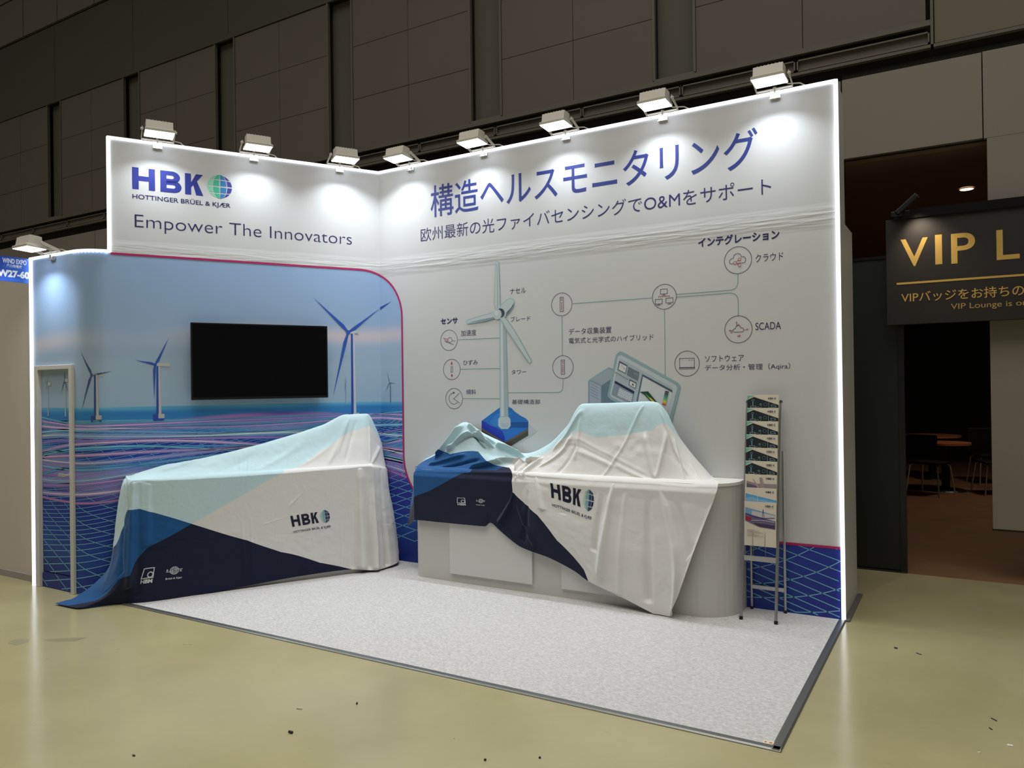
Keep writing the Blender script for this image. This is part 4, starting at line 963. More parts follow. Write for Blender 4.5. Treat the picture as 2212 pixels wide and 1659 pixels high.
class Cloth:
    def __init__(s, rows, nu, nv, up_rows, seed, wr=.0013):
        P = np.array(rows)                                   # (rows, cols, 3)
        P, sv = catmull(P, nv); P = np.swapaxes(P, 0, 1); P, su = catmull(P, nu); P = np.swapaxes(P, 0, 1)
        s.P = P; s.nu, s.nv = nu, nv; s.vlim = sv[up_rows]; s.sv = sv; s.su = su
        s.dU = np.linalg.norm(np.diff(P, axis=1), axis=-1).mean()*(nu-1); s.dV = np.linalg.norm(np.diff(P, axis=0), axis=-1).mean()*(nv-1)
        s.disp = wr*(smooth_noise(nv, nu, 26, 18, seed)+.6*smooth_noise(nv, nu, 60, 40, seed+1)*np.abs(smooth_noise(nv, nu, 9, 7, seed+2)))
        s.U, s.V = np.meshgrid(np.linspace(0, 1, nu), np.linspace(0, 1, nv))
        s.px = proj(P.reshape(-1, 3)) if False else None
        d = P-CAM; k = d@FW; s.X = 1106+FPX*(d@RT)/k; s.Y = 829.5-FPX*(d@UP)/k
    def uv(s, px, py):
        m_ = s.V <= s.vlim+1e-6; d = (s.X-px)**2+(s.Y-py)**2+np.where(m_, 0, 1e9); j = np.argmin(d); return s.U.flat[j], s.V.flat[j]
    def fold(s, p, q, wd, amp, end=.18, skew=0.0):
        """a ridge (amp > 0) or furrow between two points of the cloth"""
        a = np.array(s.uv(*p))*(s.dU, s.dV); b = np.array(s.uv(*q))*(s.dU, s.dV); d = b-a; ln = max(np.linalg.norm(d), 1e-6); d = d/ln
        x = s.U*s.dU-a[0]; y = s.V*s.dV-a[1]; t = (x*d[0]+y*d[1])/ln; c = -x*d[1]+y*d[0]; c = c+skew*t
        w_ = wd*(1+.0*t)
        s.disp = s.disp+amp*np.exp(-(c/w_)**2)*sm(t/end)*sm((1-t)/end)
    def fan(s, p, q, w0, w1, amp, e0=.02, e1=.02):
        """a fold that widens from p to q"""
        a = np.array(s.uv(*p))*(s.dU, s.dV); b = np.array(s.uv(*q))*(s.dU, s.dV); d = b-a; ln = max(np.linalg.norm(d), 1e-6); d = d/ln
        x = s.U*s.dU-a[0]; y = s.V*s.dV-a[1]; t = (x*d[0]+y*d[1])/ln; c = -x*d[1]+y*d[0]; tc = np.clip(t, 0, 1)
        w_ = w0+(w1-w0)*tc
        s.disp = s.disp+amp*(.25+.75*tc)*np.exp(-(c/w_)**2)*sm((t+e0)/max(e0, 1e-3)/2)*sm((1-t+e1)/max(e1, 1e-3)/2)
    def finish(s, push=None):
        P = s.P; du = np.gradient(P, axis=1); dv = np.gradient(P, axis=0); n = np.cross(du, dv); n /= np.maximum(np.linalg.norm(n, axis=-1, keepdims=True), 1e-9)
        for _ in range(4):
            n[1:-1, 1:-1] = (n[1:-1, 1:-1]*2+n[:-2, 1:-1]+n[2:, 1:-1]+n[1:-1, :-2]+n[1:-1, 2:])
            n /= np.maximum(np.linalg.norm(n, axis=-1, keepdims=True), 1e-9)
        s.N = n; P = P+n*s.disp[..., None]
        P[..., 2] = np.maximum(P[..., 2], .0125)
        if push is not None: P = push(P)
        s.P = P
    def line(s, pts):
        q = sorted(s.uv(*p) for p in pts); u = np.array([a for a, b in q]); v = np.array([b for a, b in q])
        u, k = np.unique(u, return_index=True); v = v[k]
        l0 = (v[1]-v[0])/(u[1]-u[0]) if len(u) > 1 else 0
        return lambda x: np.where(x < u[0], v[0]+(x-u[0])*l0, np.where(x > u[-1], v[-1]+(x-u[-1])*((v[-1]-v[-2])/(u[-1]-u[-2])), np.interp(x, u, v)))
    def mesh(s, name, mt, A_, B_):
        me = grid_mesh(name, s.P)
        at = me.attributes.new('pat', 'FLOAT_VECTOR', 'POINT'); a = np.zeros((s.nu*s.nv, 3), np.float32)
        a[:, 0] = (s.V-A_(s.U)).reshape(-1); a[:, 1] = (s.V-B_(s.U)).reshape(-1); at.data.foreach_set('vector', a.reshape(-1))
        return objm(name, me, mt, None, smooth=True)
    def mp(s, u0, v0, du, dv):
        """local frame at u0,v0 (cloth metres) for laying print on the cloth; du,dv are unit vectors of the print's axes in (U,V) metres"""
        def f(q, z, h):
            U = (u0*s.dU+q*du[0]+z*dv[0])/s.dU; V = (v0*s.dV+q*du[1]+z*dv[1])/s.dV
            x = min(max(U*(s.nu-1), 0), s.nu-1.001); y = min(max(V*(s.nv-1), 0), s.nv-1.001); i, j = int(y), int(x); a, b = y-i, x-j
            P = s.P; p = (P[i, j]*(1-b)+P[i, j+1]*b)*(1-a)+(P[i+1, j]*(1-b)+P[i+1, j+1]*b)*a
            return tuple(p+s.N[i, j]*(h*s.side+.0012*s.side))
        return f
    side = 1.0
def m_cloth(name):
    mt = bpy.data.materials.new(name); mt.use_nodes = True; nt = mt.node_tree; b = nt.nodes['Principled BSDF']
    a = nt.nodes.new('ShaderNodeAttribute'); a.attribute_name = 'pat'; sp_ = nt.nodes.new('ShaderNodeSeparateXYZ'); nt.links.new(a.outputs['Vector'], sp_.inputs[0])
    def gt(o):
        n = nt.nodes.new('ShaderNodeMath'); n.operation = 'GREATER_THAN'; n.inputs[1].default_value = 0; nt.links.new(o, n.inputs[0]); return n.outputs[0]
    ga, gb = gt(sp_.outputs[0]), gt(sp_.outputs[1])
    def mxr(f, c0, c1):
        n = nt.nodes.new('ShaderNodeMix'); n.data_type = 'RGBA'; nt.links.new(f, n.inputs['Factor'])
        for k, c in (('A', c0), ('B', c1)):
            if isinstance(c, tuple): n.inputs[k].default_value = c
            else: nt.links.new(c, n.inputs[k])
        return n.outputs['Result']
    up_ = mxr(gb, lin((24, 82, 138)), lin((190, 216, 220))); dn = mxr(gb, lin((14, 22, 48)), lin((220, 218, 214)))
    c = mxr(ga, dn, up_); nt.links.new(c, b.inputs['Base Color']); b.inputs['Roughness'].default_value = .75
    b.inputs['Sheen Weight'].default_value = .15; b.inputs['Specular IOR Level'].default_value = .25
    tc = nt.nodes.new('ShaderNodeTexCoord'); n2 = nt.nodes.new('ShaderNodeTexNoise'); n2.inputs['Scale'].default_value = 11; n2.inputs['Detail'].default_value = 3; n2.inputs['Distortion'].default_value = .6
    nt.links.new(tc.outputs['Object'], n2.inputs['Vector'])
    bp = nt.nodes.new('ShaderNodeBump'); bp.inputs['Strength'].default_value = .35; bp.inputs['Distance'].default_value = .012
    nt.links.new(n2.outputs['Fac'], bp.inputs['Height']); nt.links.new(bp.outputs['Normal'], b.inputs['Normal'])
    return mt
CLOTH = m_cloth('printed_flag_cloth')
def cl(px, py, o=None, z=None):       # point on the plane at distance o from the left wall, or on the floor
    return hit(px, py, LN, o) if o is not None else hit(px, py, (0, 0, 1), z)
# --- cloth over the left counter
R_hem = [cl(118, 1304, z=.013), cl(165, 1313, z=.013), cl(242, 1304, z=.013), cl(318, 1303, .445), cl(420, 1287, .435), cl(527, 1267, .43), cl(640, 1246, .425), cl(720, 1234, .425), cl(762, 1230, .425), cl(816, 1231, .46), cl(856, 1217, .37), cl(861, 1195, .16)]
R_l1 = [cl(150, 1295, z=.02), cl(212, 1292, .31), cl(262, 1262, .42), cl(325, 1240, .43), cl(423, 1230, .425), cl(525, 1215, .42), cl(635, 1195, .42), cl(716, 1185, .42), cl(760, 1180, .42), cl(812, 1180, .44), cl(852, 1182, .34), cl(859, 1160, .13)]
R_l2 = [cl(240, 1214, .07), cl(238, 1235, .30), cl(272, 1180, .415), cl(333, 1160, .42), cl(426, 1155, .418), cl(522, 1145, .416), cl(625, 1132, .416), cl(710, 1122, .416), cl(756, 1118, .416), cl(806, 1115, .43), cl(843, 1120, .31), cl(851, 1110, .1)]
R_l3 = [cl(250, 1120, .06), cl(257, 1130, .29), cl(279, 1090, .41), cl(342, 1085, .41), cl(428, 1080, .41), cl(519, 1075, .41), cl(615, 1068, .41), cl(704, 1060, .41), cl(753, 1056, .41), cl(802, 1052, .415), cl(834, 1060, .28), cl(841, 1060, .09)]
ex = [(262, 1050, .08), (266, 1044, .27), (283, 1037.5, .404), (350, 1036, .404), (430, 1033, .404), (516, 1028, .404), (606, 1021, .404), (700, 1013, .404), (750, 1009, .404), (800, 1005, .404), (828, 1008, .26), (836, 1010, .08)]
R_e0 = [cl(x, y+4, o) for x, y, o in ex]
R_e1 = [cl(x+(2 if k < 3 else 0)-(3 if k > 8 else 0), y-2, o-.03) for k, (x, y, o) in enumerate(ex)]
rg = [(266, 1037, .07), (271, 1033, .15), (290, 1025, .15), (353, 1005, .16), (407, 996, .16), (516, 972, .16), (606, 947, .16), (697, 918, .17), (747, 896, .18), (793, 894, .18), (812, 925, .12), (824, 955, .07)]
R_r = [cl(*p) for p in rg]
R_m = [(np.array(a)+np.array(b))/2+np.array([0, 0, -.012*(2 < k < 9)]) for k, (a, b) in enumerate(zip(R_e1, R_r))]
R_b = [np.array(p)-LN*.09+np.array([0, 0, -.02-.03*(k > 7)]) for k, p in enumerate(R_r)]
c1 = Cloth([R_hem, R_l1, R_l2, R_l3, R_e0, R_e1, R_m, R_r, R_b], 420, 300, 7, 3)
c1.side = 1.0
for x0, x1 in ((519, 529), (538, 546)): c1.fold((x0, 980), (x1, 1255), .007, .0045, .05)
c1.fold((736, 1012), (738, 1225), .006, .004, .05); c1.fold((310, 1170), (700, 1150), .008, -.0015, .1)
for (p, q, w0, w1, am) in (((776, 1012), (783, 1228), .018, .035, .030), ((790, 1010), (799, 1228), .012, .022, -.026), ((806, 1010), (812, 1230), .014, .03, .034), ((822, 1012), (838, 1222), .012, .02, -.03), ((762, 1012), (762, 1225), .015, .02, -.010),
                           ((288, 1042), (276, 1270), .015, .03, .022), ((300, 1045), (296, 1290), .012, .022, -.014), ((322, 1045), (318, 1180), .014, .03, .012), ((268, 1050), (262, 1240), .012, .02, -.014), ((350, 1045), (352, 1120), .014, .03, -.006)): c1.fan(p, q, w0, w1, am*1.35)
for p, q, wd, am in (((700, 1016), (618, 1100), .014, .008), ((690, 1015), (650, 1060), .010, -.005), ((716, 1014), (690, 1070), .012, .006), ((728, 1014), (722, 1060), .010, -.005), ((615, 1060), (590, 1110), .012, .004), ((640, 1110), (560, 1135), .012, .003),
                     ((750, 905), (706, 1006), .016, .009), ((770, 905), (744, 1002), .014, -.007), ((797, 912), (800, 1000), .014, .010), ((735, 940), (640, 1010), .018, .006), ((660, 950), (540, 1022), .025, .008), ((560, 975), (450, 1025), .03, -.008), ((480, 990), (380, 1028), .03, .008),
                     ((440, 990), (340, 1020), .02, .010), ((757, 900), (727, 985), .012, .007), ((310, 1033), (700, 1013), .012, .004), ((820, 965), (800, 1004), .016, .012), ((552, 1032), (545, 1070), .010, .006), ((640, 1085), (690, 1075), .012, -.003), ((470, 1045), (500, 1120), .018, .004), ((400, 1040), (420, 1120), .02, -.004)): c1.fold(p, q, wd, am)
def push1(P):
    s_ = P@LD; o = P@LN; z = P[..., 2]; Q = P.copy(); ins = (s_ < 2.14) & (s_ > .22) & (z < .929) & (o < .4165)
    top = ins & (.929-z < .4165-o); fr_ = ins & ~top
    Q[..., 2] = np.where(top, .929, z); Q += np.where(fr_, .4165-o, 0)[..., None]*LN; return Q
c1.finish(push1)
A1 = c1.line([(118, 1303), (147, 1307), (220, 1290), (255, 1254), (281, 1243), (292, 1214), (317, 1185), (353, 1167), (413, 1131), (470, 1100), (545, 1057), (606, 1024), (686, 979), (733, 947), (760, 931), (797, 921)])
B1 = c1.line([(245, 1184), (258, 1160), (272, 1109), (302, 1100), (324, 1106), (413, 1131), (534, 1167), (606, 1193), (690, 1215), (761, 1230)])
t = c1.mesh('display_cloth', CLOTH, A1, B1); tag(t, 'big printed cloth draped over the left counter, its tail trailing onto the floor', 'cloth', 'printed cloths over the counters'); cloth1 = t
def hbk_logo(cl_, parent, p, dirp, wid, tilt=0.0, cols=None, right=1):
    u, v = cl_.uv(*p); u2, v2 = cl_.uv(*dirp); d = np.array([(u2-u)*cl_.dU, (v2-v)*cl_.dV]); d /= np.linalg.norm(d); e = np.array([-d[1], d[0]])
    mp = cl_.mp(u, v, d, e); ik = Ink(mp, .001, .0001); H_ = wid*.30
    tmp = Ink(lambda q, z, h: (q, z, h), 0); montserrat_hbk(tmp, 0, 0, wid*.70, H_, (16, 20, 46))
    wv_ = np.array(tmp.v); cut_print(ik, tmp); 
    tmp = Ink(lambda q, z, h: (q, z, h), 0); globe(tmp, wid*.88, H_*.5, wid*.125, H_*.58, [(170, 200, 190), (120, 172, 172), (40, 60, 110), (22, 30, 64)]); cut_print(ik, tmp)
    tmp = Ink(lambda q, z, h: (q, z, h), 0); text_fit(tmp, 'HOTTINGER BRÜEL & KJÆR', (0, -H_*.64), (wid, -H_*.34), (30, 36, 70), .01); cut_print(ik, tmp)
    return ik.build('cloth_logo', parent)
def cut_print(ik, tmp):
    """move flat print onto a curved surface: dice it finely first"""
    me = bpy.data.meshes.new('x'); me.from_pydata(tmp.v, [], tmp.f); bm = bmesh.new(); bm.from_mesh(me); bpy.data.meshes.remove(me)
    cl_ = bm.verts.layers.float_color.new('c')
    bm.verts.ensure_lookup_table()
    for i, v in enumerate(bm.verts): v[cl_] = tmp.c[i]
    xs = [v.co.x for v in bm.verts]; ys_ = [v.co.y for v in bm.verts]; st_ = .018
    for k in range(int((max(xs)-min(xs))/st_)): bmesh.ops.bisect_plane(bm, geom=bm.verts[:]+bm.edges[:]+bm.faces[:], plane_co=(min(xs)+st_*(k+1), 0, 0), plane_no=(1, 0, 0))
    for k in range(int((max(ys_)-min(ys_))/st_)): bmesh.ops.bisect_plane(bm, geom=bm.verts[:]+bm.edges[:]+bm.faces[:], plane_co=(0, min(ys_)+st_*(k+1), 0), plane_no=(0, 1, 0))
    n = len(ik.v); bm.verts.index_update()
    for v in bm.verts: ik.v.append(ik.mp(v.co.x, v.co.y, ik.h)); c_ = v[cl_]; ik.c.append((c_[0], c_[1], c_[2], 1) if max(c_[:3]) > 0 else tmp.c[0])
    for f in bm.faces: ik.f.append(tuple(n+v.index for v in f.verts))
    bm.free(); ik.h += ik.st
def two_marks(cl_, parent, p, dirp, s, q, dirq):
    """small white line logos on the navy part"""
    W_ = (206, 210, 216)
    def fr(p, dirp):
        u, v = cl_.uv(*p); u2, v2 = cl_.uv(*dirp); d = np.array([(u2-u)*cl_.dU, (v2-v)*cl_.dV]); d /= np.linalg.norm(d); return Ink(cl_.mp(u, v, d, np.array([-d[1], d[0]])), .001, .0001)
    ik = fr(p, dirp); t_ = Ink(lambda a, b, h: (a, b, h), 0)
    t_.sharp([(0, .42*s), (.14*s, 1.25*s), (s, 1.25*s), (s, .42*s)], .075*s, W_, True); t_.circle((.74*s, .68*s), .22*s, .085*s, W_, 22)
    text_fit(t_, 'HBM', (0, 0), (s, .32*s), W_, .04); cut_print(ik, t_); ik.build('cloth_logo', parent)
    ik = fr(q, dirq); t_ = Ink(lambda a, b, h: (a, b, h), 0); c_ = (.62*s, .78*s)
    t_.circle(c_, .33*s, .035*s, W_, 24)
    for k in range(-3, 4):
        z_ = c_[1]+k*.085*s; w__ = math.sqrt(max(0, .33**2-(k*.085)**2))*s; t_.seg((c_[0]-w__, z_), (c_[0]+w__, z_), .028*s, W_)
    for k in (-.15, .15): t_.stroke([(c_[0]+k*s*math.cos(a), c_[1]+.33*s*math.sin(a)) for a in np.linspace(-1.57, 1.57, 10)], .025*s, W_)
    t_.poly([(0, .66*s), (.62*s, .66*s), (.62*s, .70*s), (0, .70*s)], W_); t_.poly([(.62*s, .86*s), (1.24*s, .86*s), (1.24*s, .90*s), (.62*s, .90*s)], W_)
    text_fit(t_, 'B', (.03*s, .74*s), (.15*s, .92*s), W_, .04); text_fit(t_, 'K', (1.05*s, .64*s), (1.2*s, .82*s), W_, .04)
    text_fit(t_, 'Brüel & Kjær', (0, .0), (1.24*s, .2*s), W_, .02); cut_print(ik, t_); ik.build('cloth_logo', parent)
hbk_logo(c1, cloth1, (631, 1138), (722, 1124), .335)
two_marks(c1, cloth1, (304, 1262), (332, 1259), .078, (357, 1254), (393, 1250))

# --- cloth over the right counter
def cr(px, py, y=None, z=None): return hit(px, py, (0, 1, 0), y) if y is not None else hit(px, py, (0, 0, 1), z)
hem = [(880, 1138, -.10), (899, 1123, -.25), (906, 1123, -.42), (940, 1127, -.43), (1000, 1133, -.44), (1047, 1137, -.445), (1060, 1129, -.43), (1084, 1150, -.44), (1128, 1183, -.45), (1186, 1205, -.455), (1240, 1233, -.46), (1272, 1256, -.47), (1330, 1284, -.48), (1400, 1320, -.485), (1430, 1336, -.49), (1447, 1342, -.495)]
edg = [(897, 1010, -.10), (899, 1014, -.27), (907, 1018, -.41), (932, 1019, -.405), (985, 1019, -.405), (1050, 1018, -.405), (1080, 1018, -.41), (1100, 1018, -.415), (1114, 1021, -.42), (1145, 1026, -.415), (1200, 1030, -.408), (1262, 1035, -.405), (1340, 1040, -.405), (1430, 1046, -.405), (1500, 1052, -.405), (1552, 1050, -.395)]
rdg = [(905, 1005, -.05), (914, 998, -.09), (924, 990, -.11), (950, 974, -.13), (976, 936, -.15), (1006, 912, -.17), (1041, 934, -.17), (1086, 956, -.17), (1131, 979, -.17), (1186, 959, -.18), (1224, 921, -.19), (1261, 872, -.20), (1340, 870, -.20), (1418, 869, -.20), (1470, 948, -.14), (1538, 1031, -.06)]
H2 = [cr(*p) for p in hem]; E2 = [cr(x, y+4, o) for x, y, o in edg]; E2b = [cr(x, y-2, o+.028) for x, y, o in edg]; R2 = [cr(*p) for p in rdg]
mid1 = []; mid2 = []
for k, (a, b) in enumerate(zip(H2, E2)):
    a, b = np.array(a), np.array(b); mid1.append(a+(b-a)*.33+np.array([0, -.03*(k > 8), 0])); mid2.append(a+(b-a)*.70+np.array([0, (.006 if k < 9 else -.026), 0]))
low = [0, 0, 0, -.0, -.01, -.02, -.02, -.01, 0, -.01, -.02, -.03, -.03, -.02, -.03, 0]
M2 = [np.array(a)*.58+np.array(b)*.42+np.array([0, 0, l]) for a, b, l in zip(E2b, R2, low)]
B2 = [np.array(p)+np.array([0, .10 if k < 14 else .03, -.04]) for k, p in enumerate(R2)]
c2 = Cloth([H2, mid1, mid2, E2, E2b, M2, R2, B2], 440, 280, 6, 11)
for (p, q, w0, w1, am) in (((1328, 1045), (1296, 1240), .016, .040, .045), ((1308, 1042), (1282, 1190), .010, .03, -.022), ((1417, 1048), (1455, 1320), .012, .045, .036), ((1400, 1048), (1400, 1300), .012, .05, -.024), ((1440, 1052), (1490, 1200), .012, .03, -.016),
                           ((1352, 1052), (1335, 1285), .012, .045, .016), ((1114, 1030), (1080, 1130), .014, .03, .030), ((1100, 1030), (1060, 1120), .012, .02, -.030), ((1140, 1060), (1128, 1170), .012, .03, -.014), ((1112, 1070), (1155, 1180), .012, .02, .016),
                           ((925, 1022), (925, 1120), .02, .03, -.008), ((1157, 1030), (1170, 1100), .012, .03, .014), ((1200, 1034), (1215, 1110), .012, .03, -.010)): c2.fan(p, q, w0, w1*.8, am*1.4)
c2.fold((1392, 874), (1296, 1034), .007, .007, .05); c2.fold((1296, 1040), (1290, 1110), .008, .005, .05)
for p, q, wd, am in (((962, 979), (1082, 962), .016, .026), ((975, 968), (1060, 958), .014, -.018), ((936, 992), (1004, 918), .016, .022), ((1008, 918), (1070, 968), .015, .030), ((1068, 962), (1136, 986), .014, .030), ((1015, 930), (1050, 972), .015, -.020), ((1060, 1000), (1170, 985), .014, .022),
                     ((1090, 985), (1150, 996), .012, -.018), ((920, 1008), (1010, 980), .016, .014), ((945, 1012), (1040, 992), .013, -.010), ((1010, 1012), (1090, 1000), .012, .014), ((1128, 998), (1112, 1018), .014, .020), ((1150, 990), (1118, 1030), .014, -.014), ((1175, 985), (1130, 1030), .016, .014)): c2.fold(p, q, wd*.8, am*2.3)
for p, q, wd, am in (((1205, 955), (1420, 1035), .010, .0022), ((1205, 965), (1400, 1038), .008, -.0018), ((1415, 1040), (1392, 930), .014, .014), ((1413, 1042), (1440, 930), .014, .010), ((1412, 1042), (1320, 1000), .012, .006), ((1425, 880), (1490, 1030), .014, .010), ((1455, 940), (1480, 1050), .016, .010), ((1490, 1000), (1520, 1045), .012, .008),
                     ((1265, 885), (1190, 975), .018, .010), ((1240, 930), (1160, 1010), .018, .010), ((1250, 950), (1200, 1025), .016, -.006), ((1255, 895), (1240, 1000), .014, .006), ((1330, 1010), (1240, 975), .014, .004), ((1560, 1060), (1470, 1300), .02, .006), ((1075, 1000), (1010, 1015), .012, .012)): c2.fold(p, q, wd*.85, am*1.5)
def push2(P):
    Q = P.copy(); x, y, z = P[..., 0], P[..., 1], P[..., 2]; lim = -.4165-.016*sm((.90-z)/.05); ins = (x > .70) & (x < 3.3) & (z < .929) & (y > lim)
    top = ins & (.929-z < y-lim); f_ = ins & ~top; Q[..., 2] = np.where(top, .929, z); Q[..., 1] = np.where(f_, lim, y); return Q
c2.finish(push2)
A2 = c2.line([(882, 1102), (901.6, 1071.7), (929, 1061), (1004.7, 1021), (1040, 1018), (1073, 1015), (1086, 1009), (1100, 1004), (1111, 999), (1135, 995), (1167, 985), (1207, 954), (1290, 945), (1366, 935), (1410, 929), (1467, 948)])
B2_ = c2.line([(905, 1000), (950, 976), (972, 981), (1033, 976), (1057, 1003), (1082, 1007), (1100, 1010), (1106, 1020), (1107, 1040), (1110, 1062), (1160, 1113), (1176, 1132), (1203, 1167), (1231, 1194), (1260, 1230), (1270, 1252)])
t = c2.mesh('display_cloth', CLOTH, A2, B2_); tag(t, 'bunched printed cloth peaked over the right counter, left end gathered in folds', 'cloth', 'printed cloths over the counters')
hbk_logo(c2, t, (1192, 1075), (1255, 1095), .33)
two_marks(c2, t, (990, 1091), (1012, 1092), .074, (1029, 1092), (1052, 1093))

# ================================================================== BROCHURE RACK
YB, YT = -.305, -.045          # front legs lean back from the feet to the top
ZT = 1.46
def fy(z): return YB+(YT-YB)*z/ZT
rack = thing('brochure_rack', 'folding aluminium A-frame brochure rack beside the right counter end', 'display rack', (0, 0, 0))
X0, X1 = 3.366, 3.592
for x in (X0, X1):
    bm = B(); v_ = Vector((x, YB, .02)); cyl(bm, (x, YB, .018), (x, YT, ZT), .0105, seg=10); lg = obj('leg', bm, ALU, rack); bm = B(); cyl(bm, (x, YB-.003, .004), (x, YB+.002, .026), .0125, seg=10); obj('rubber_foot', bm, BLACK, lg)
    bm = B(); xb = x+.006; cyl(bm, (xb, -.028, .018), (xb, -.034, 1.12), .009, seg=10); lg = obj('leg', bm, ALU, rack); bm = B(); cyl(bm, (xb, -.028, .004), (xb, -.028, .026), .0115, seg=10); obj('rubber_foot', bm, BLACK, lg)
    bm = B(); cyl(bm, (x, YT, ZT-.004), (x, YT, ZT+.012), .013, .006, seg=12); obj('leg_cap', bm, BLACK, rack)
bm = B(); box2(bm, (X0, fy(.40)-.006, .39), (X1, fy(.40)+.006, .425), .002); obj('crossbar', bm, ALU, rack)
bm = B(); box2(bm, (X0, -.034, .15), (X1+.006, -.024, .178), .002); obj('crossbar', bm, ALU, rack)
tiers = [(1.222+.0) - .0885*k for k in range(9)]
ztopb = [onR(1650, y, fy(1.3))[1] for y in (853, 881, 909.5, 938, 966, 994, 1022, 1050, 1079)]
for k, zt in enumerate(ztopb):
    zb = zt-.297; y_ = fy(zb)
    bm = B(); o_ = y_-.005+.0055; tube(bm, [(X0, y_+.018, zb+.10), (X0+.002, o_, zb+.10), (X1-.002, o_, zb+.10), (X1, y_+.018, zb+.10)], .0016, 6)
    for xx in (X0+.065, X0+.145): tube(bm, [(xx, o_, zb+.10), (xx, y_-.014, zb-.004), (xx, y_+.008, zb-.006)] + ([(xx, y_+.0, .40)] if k == 8 else []), .0016, 6)
    obj('wire_holder', bm, ALU, rack)
side = B()
for x in (X1-.001,): tube(side, [(x-.012, fy(1.38)+.012, 1.38), (x-.012, fy(.5)+.012, .5)], .005)
obj('side_rail', side, ALU, rack)
CRM = (222, 212, 192)
def brochure(k, zt, kind, label):
    zb = zt-.295; x0, x1 = X0+.008, X0+.218; yb = fy(zb)-.009; ytp = fy(zt)-.039
    t = thing('brochure', label, 'brochure', (0, 0, 0), 0, 'brochures in the rack')
    def mp(q, z, h):
        w_ = z/.295; return (x0+q, yb+(ytp-yb)*w_-h, zb+z)
    nx = 8; V = []; F = []
    for z in (0, .295):
        for j in range(nx+1):
            V.append(mp(.21*j/nx, z, 0)); 
    for z in (0, .295):
        for j in range(nx+1): V.append(mp(.21*j/nx, z, -.004))
    n = nx+1
    for j in range(nx): F += [(j, j+1, n+j+1, n+j), (2*n+j+1, 2*n+j, 3*n+j, 3*n+j+1), (n+j, n+j+1, 3*n+j+1, 3*n+j), (j+1, j, 2*n+j, 2*n+j+1)]
    F += [(0, n, 3*n, 2*n), (n-1, 2*n-1+0, 4*n-1, 3*n-1)]
    me = bpy.data.meshes.new('pages'); me.from_pydata(V, [], F); objm('pages', me, mat('brochure_paper', (214, 205, 186), .5), t)
    ik = Ink(mp, .0010, .0003)
    def pp(pts, col):
        P = []
        for a, b in zip(pts, pts[1:]+pts[:1]):
            for j in range(4): P.append((a[0]+(b[0]-a[0])*j/4, a[1]+(b[1]-a[1])*j/4))
        ik.poly(P, col)
    H = .295
    def mark():
        montserrat_hbk(ik, .140, H-.031, .176, H-.018, (30, 30, 50)); ik.disc((.187, H-.0245), .006, (110, 124, 134), 12)
    if kind == 0:
        pp([(0, H-.004), (.05, H-.006), (.02, H-.014), (0, H-.03)], (92, 178, 160))
        pp([(.0, H-.034), (.045, H-.014), (.21, H-.070), (.21, .06), (0, .06)], (30, 38, 42))
        G = (150, 172, 180)
        for j in range(3): ik.sharp([(.022, H-.088-.014*j), (.058, H-.088-.014*j), (.058, H-.077-.014*j), (.022, H-.077-.014*j)], .002, (170, 190, 200), True)
        ik.seg((.038, H-.074), (.038, H-.045), .007, (104, 140, 158)); ik.circle((.038, H-.038), .007, .003, (104, 140, 158), 14)
        ik.stroke([(.06, H-.088), (.075, H-.08), (.085, H-.092), (.098, H-.08)], .002, G); ik.circle((.09, H-.066), .006, .002, G, 14); ik.circle((.122, H-.066), .011, .003, (96, 110, 116), 16)
        ik.sharp([(.145, H-.052), (.145, H-.088), (.165, H-.088)], .002, G); ik.sharp([(.16, H-.07), (.185, H-.07), (.195, H-.082), (.165, H-.084)], .003, (130, 160, 164), True)
        mark()
    elif kind == 1:
        pp([(.01, H-.045), (.08, H-.062), (.21, H-.06), (.21, .08), (.01, .08)], (150, 134, 132)); pp([(.01, H-.06), (.10, H-.085), (.10, .08), (.01, .08)], (96, 88, 100)); pp([(.05, H-.03), (.055, H-.03), (.105, H-.10), (.09, H-.10)], (170, 156, 150)); pp([(.095, H-.02), (.115, H-.02), (.13, H-.10), (.105, H-.10)], (158, 144, 138)); mark()
    elif kind == 2:
        pp([(.006, H-.04), (.21, H-.078), (.21, .08), (.006, .08)], (90, 158, 206)); pp([(.006, H-.072), (.05, H-.062), (.09, H-.075), (.21, H-.09), (.21, .08), (.006, .08)], (130, 178, 210)); ik.seg((.085, H-.09), (.085, H-.055), .002, (210, 220, 226)); mark()
    else:
        pp([(.006, H-.040), (.06, H-.050), (.205, H-.080), (.205, H-.175), (.10, H-.165), (.006, H-.12)], (120, 158, 196)); pp([(.05, H-.06), (.205, H-.085), (.205, H-.12), (.05, H-.12)], (196, 190, 190))
        pp([(.006, H-.078), (.205, H-.122), (.205, H-.176), (.10, H-.166), (.006, H-.13)], (104, 96, 130)); pp([(.008, H-.10), (.05, H-.108), (.04, H-.13), (.008, H-.126)], (160, 36, 52)); pp([(.06, H-.14), (.20, H-.15), (.20, H-.17), (.10, H-.165)], (70, 56, 82))
        for dx in (-.004, .004): ik.seg((.125+dx*1.8, H-.115), (.125, H-.045), .0025, (50, 60, 110))
        ik.stroke([(.01, H-.08), (.06, H-.10), (.12, H-.108), (.20, H-.10)], .004, (50, 52, 110)); ik.stroke([(.05, H-.125), (.12, H-.12), (.2, H-.128)], .004, (190, 180, 190)); ik.stroke([(.06, H-.138), (.13, H-.135), (.2, H-.148)], .003, (140, 120, 140))
        for j in range(6): ik.seg((.02, H-.19-.008*j), (.07+.03*(j % 3), H-.19-.008*j), .0018, (120, 112, 104))
        mark()
    ik.build('cover', t)
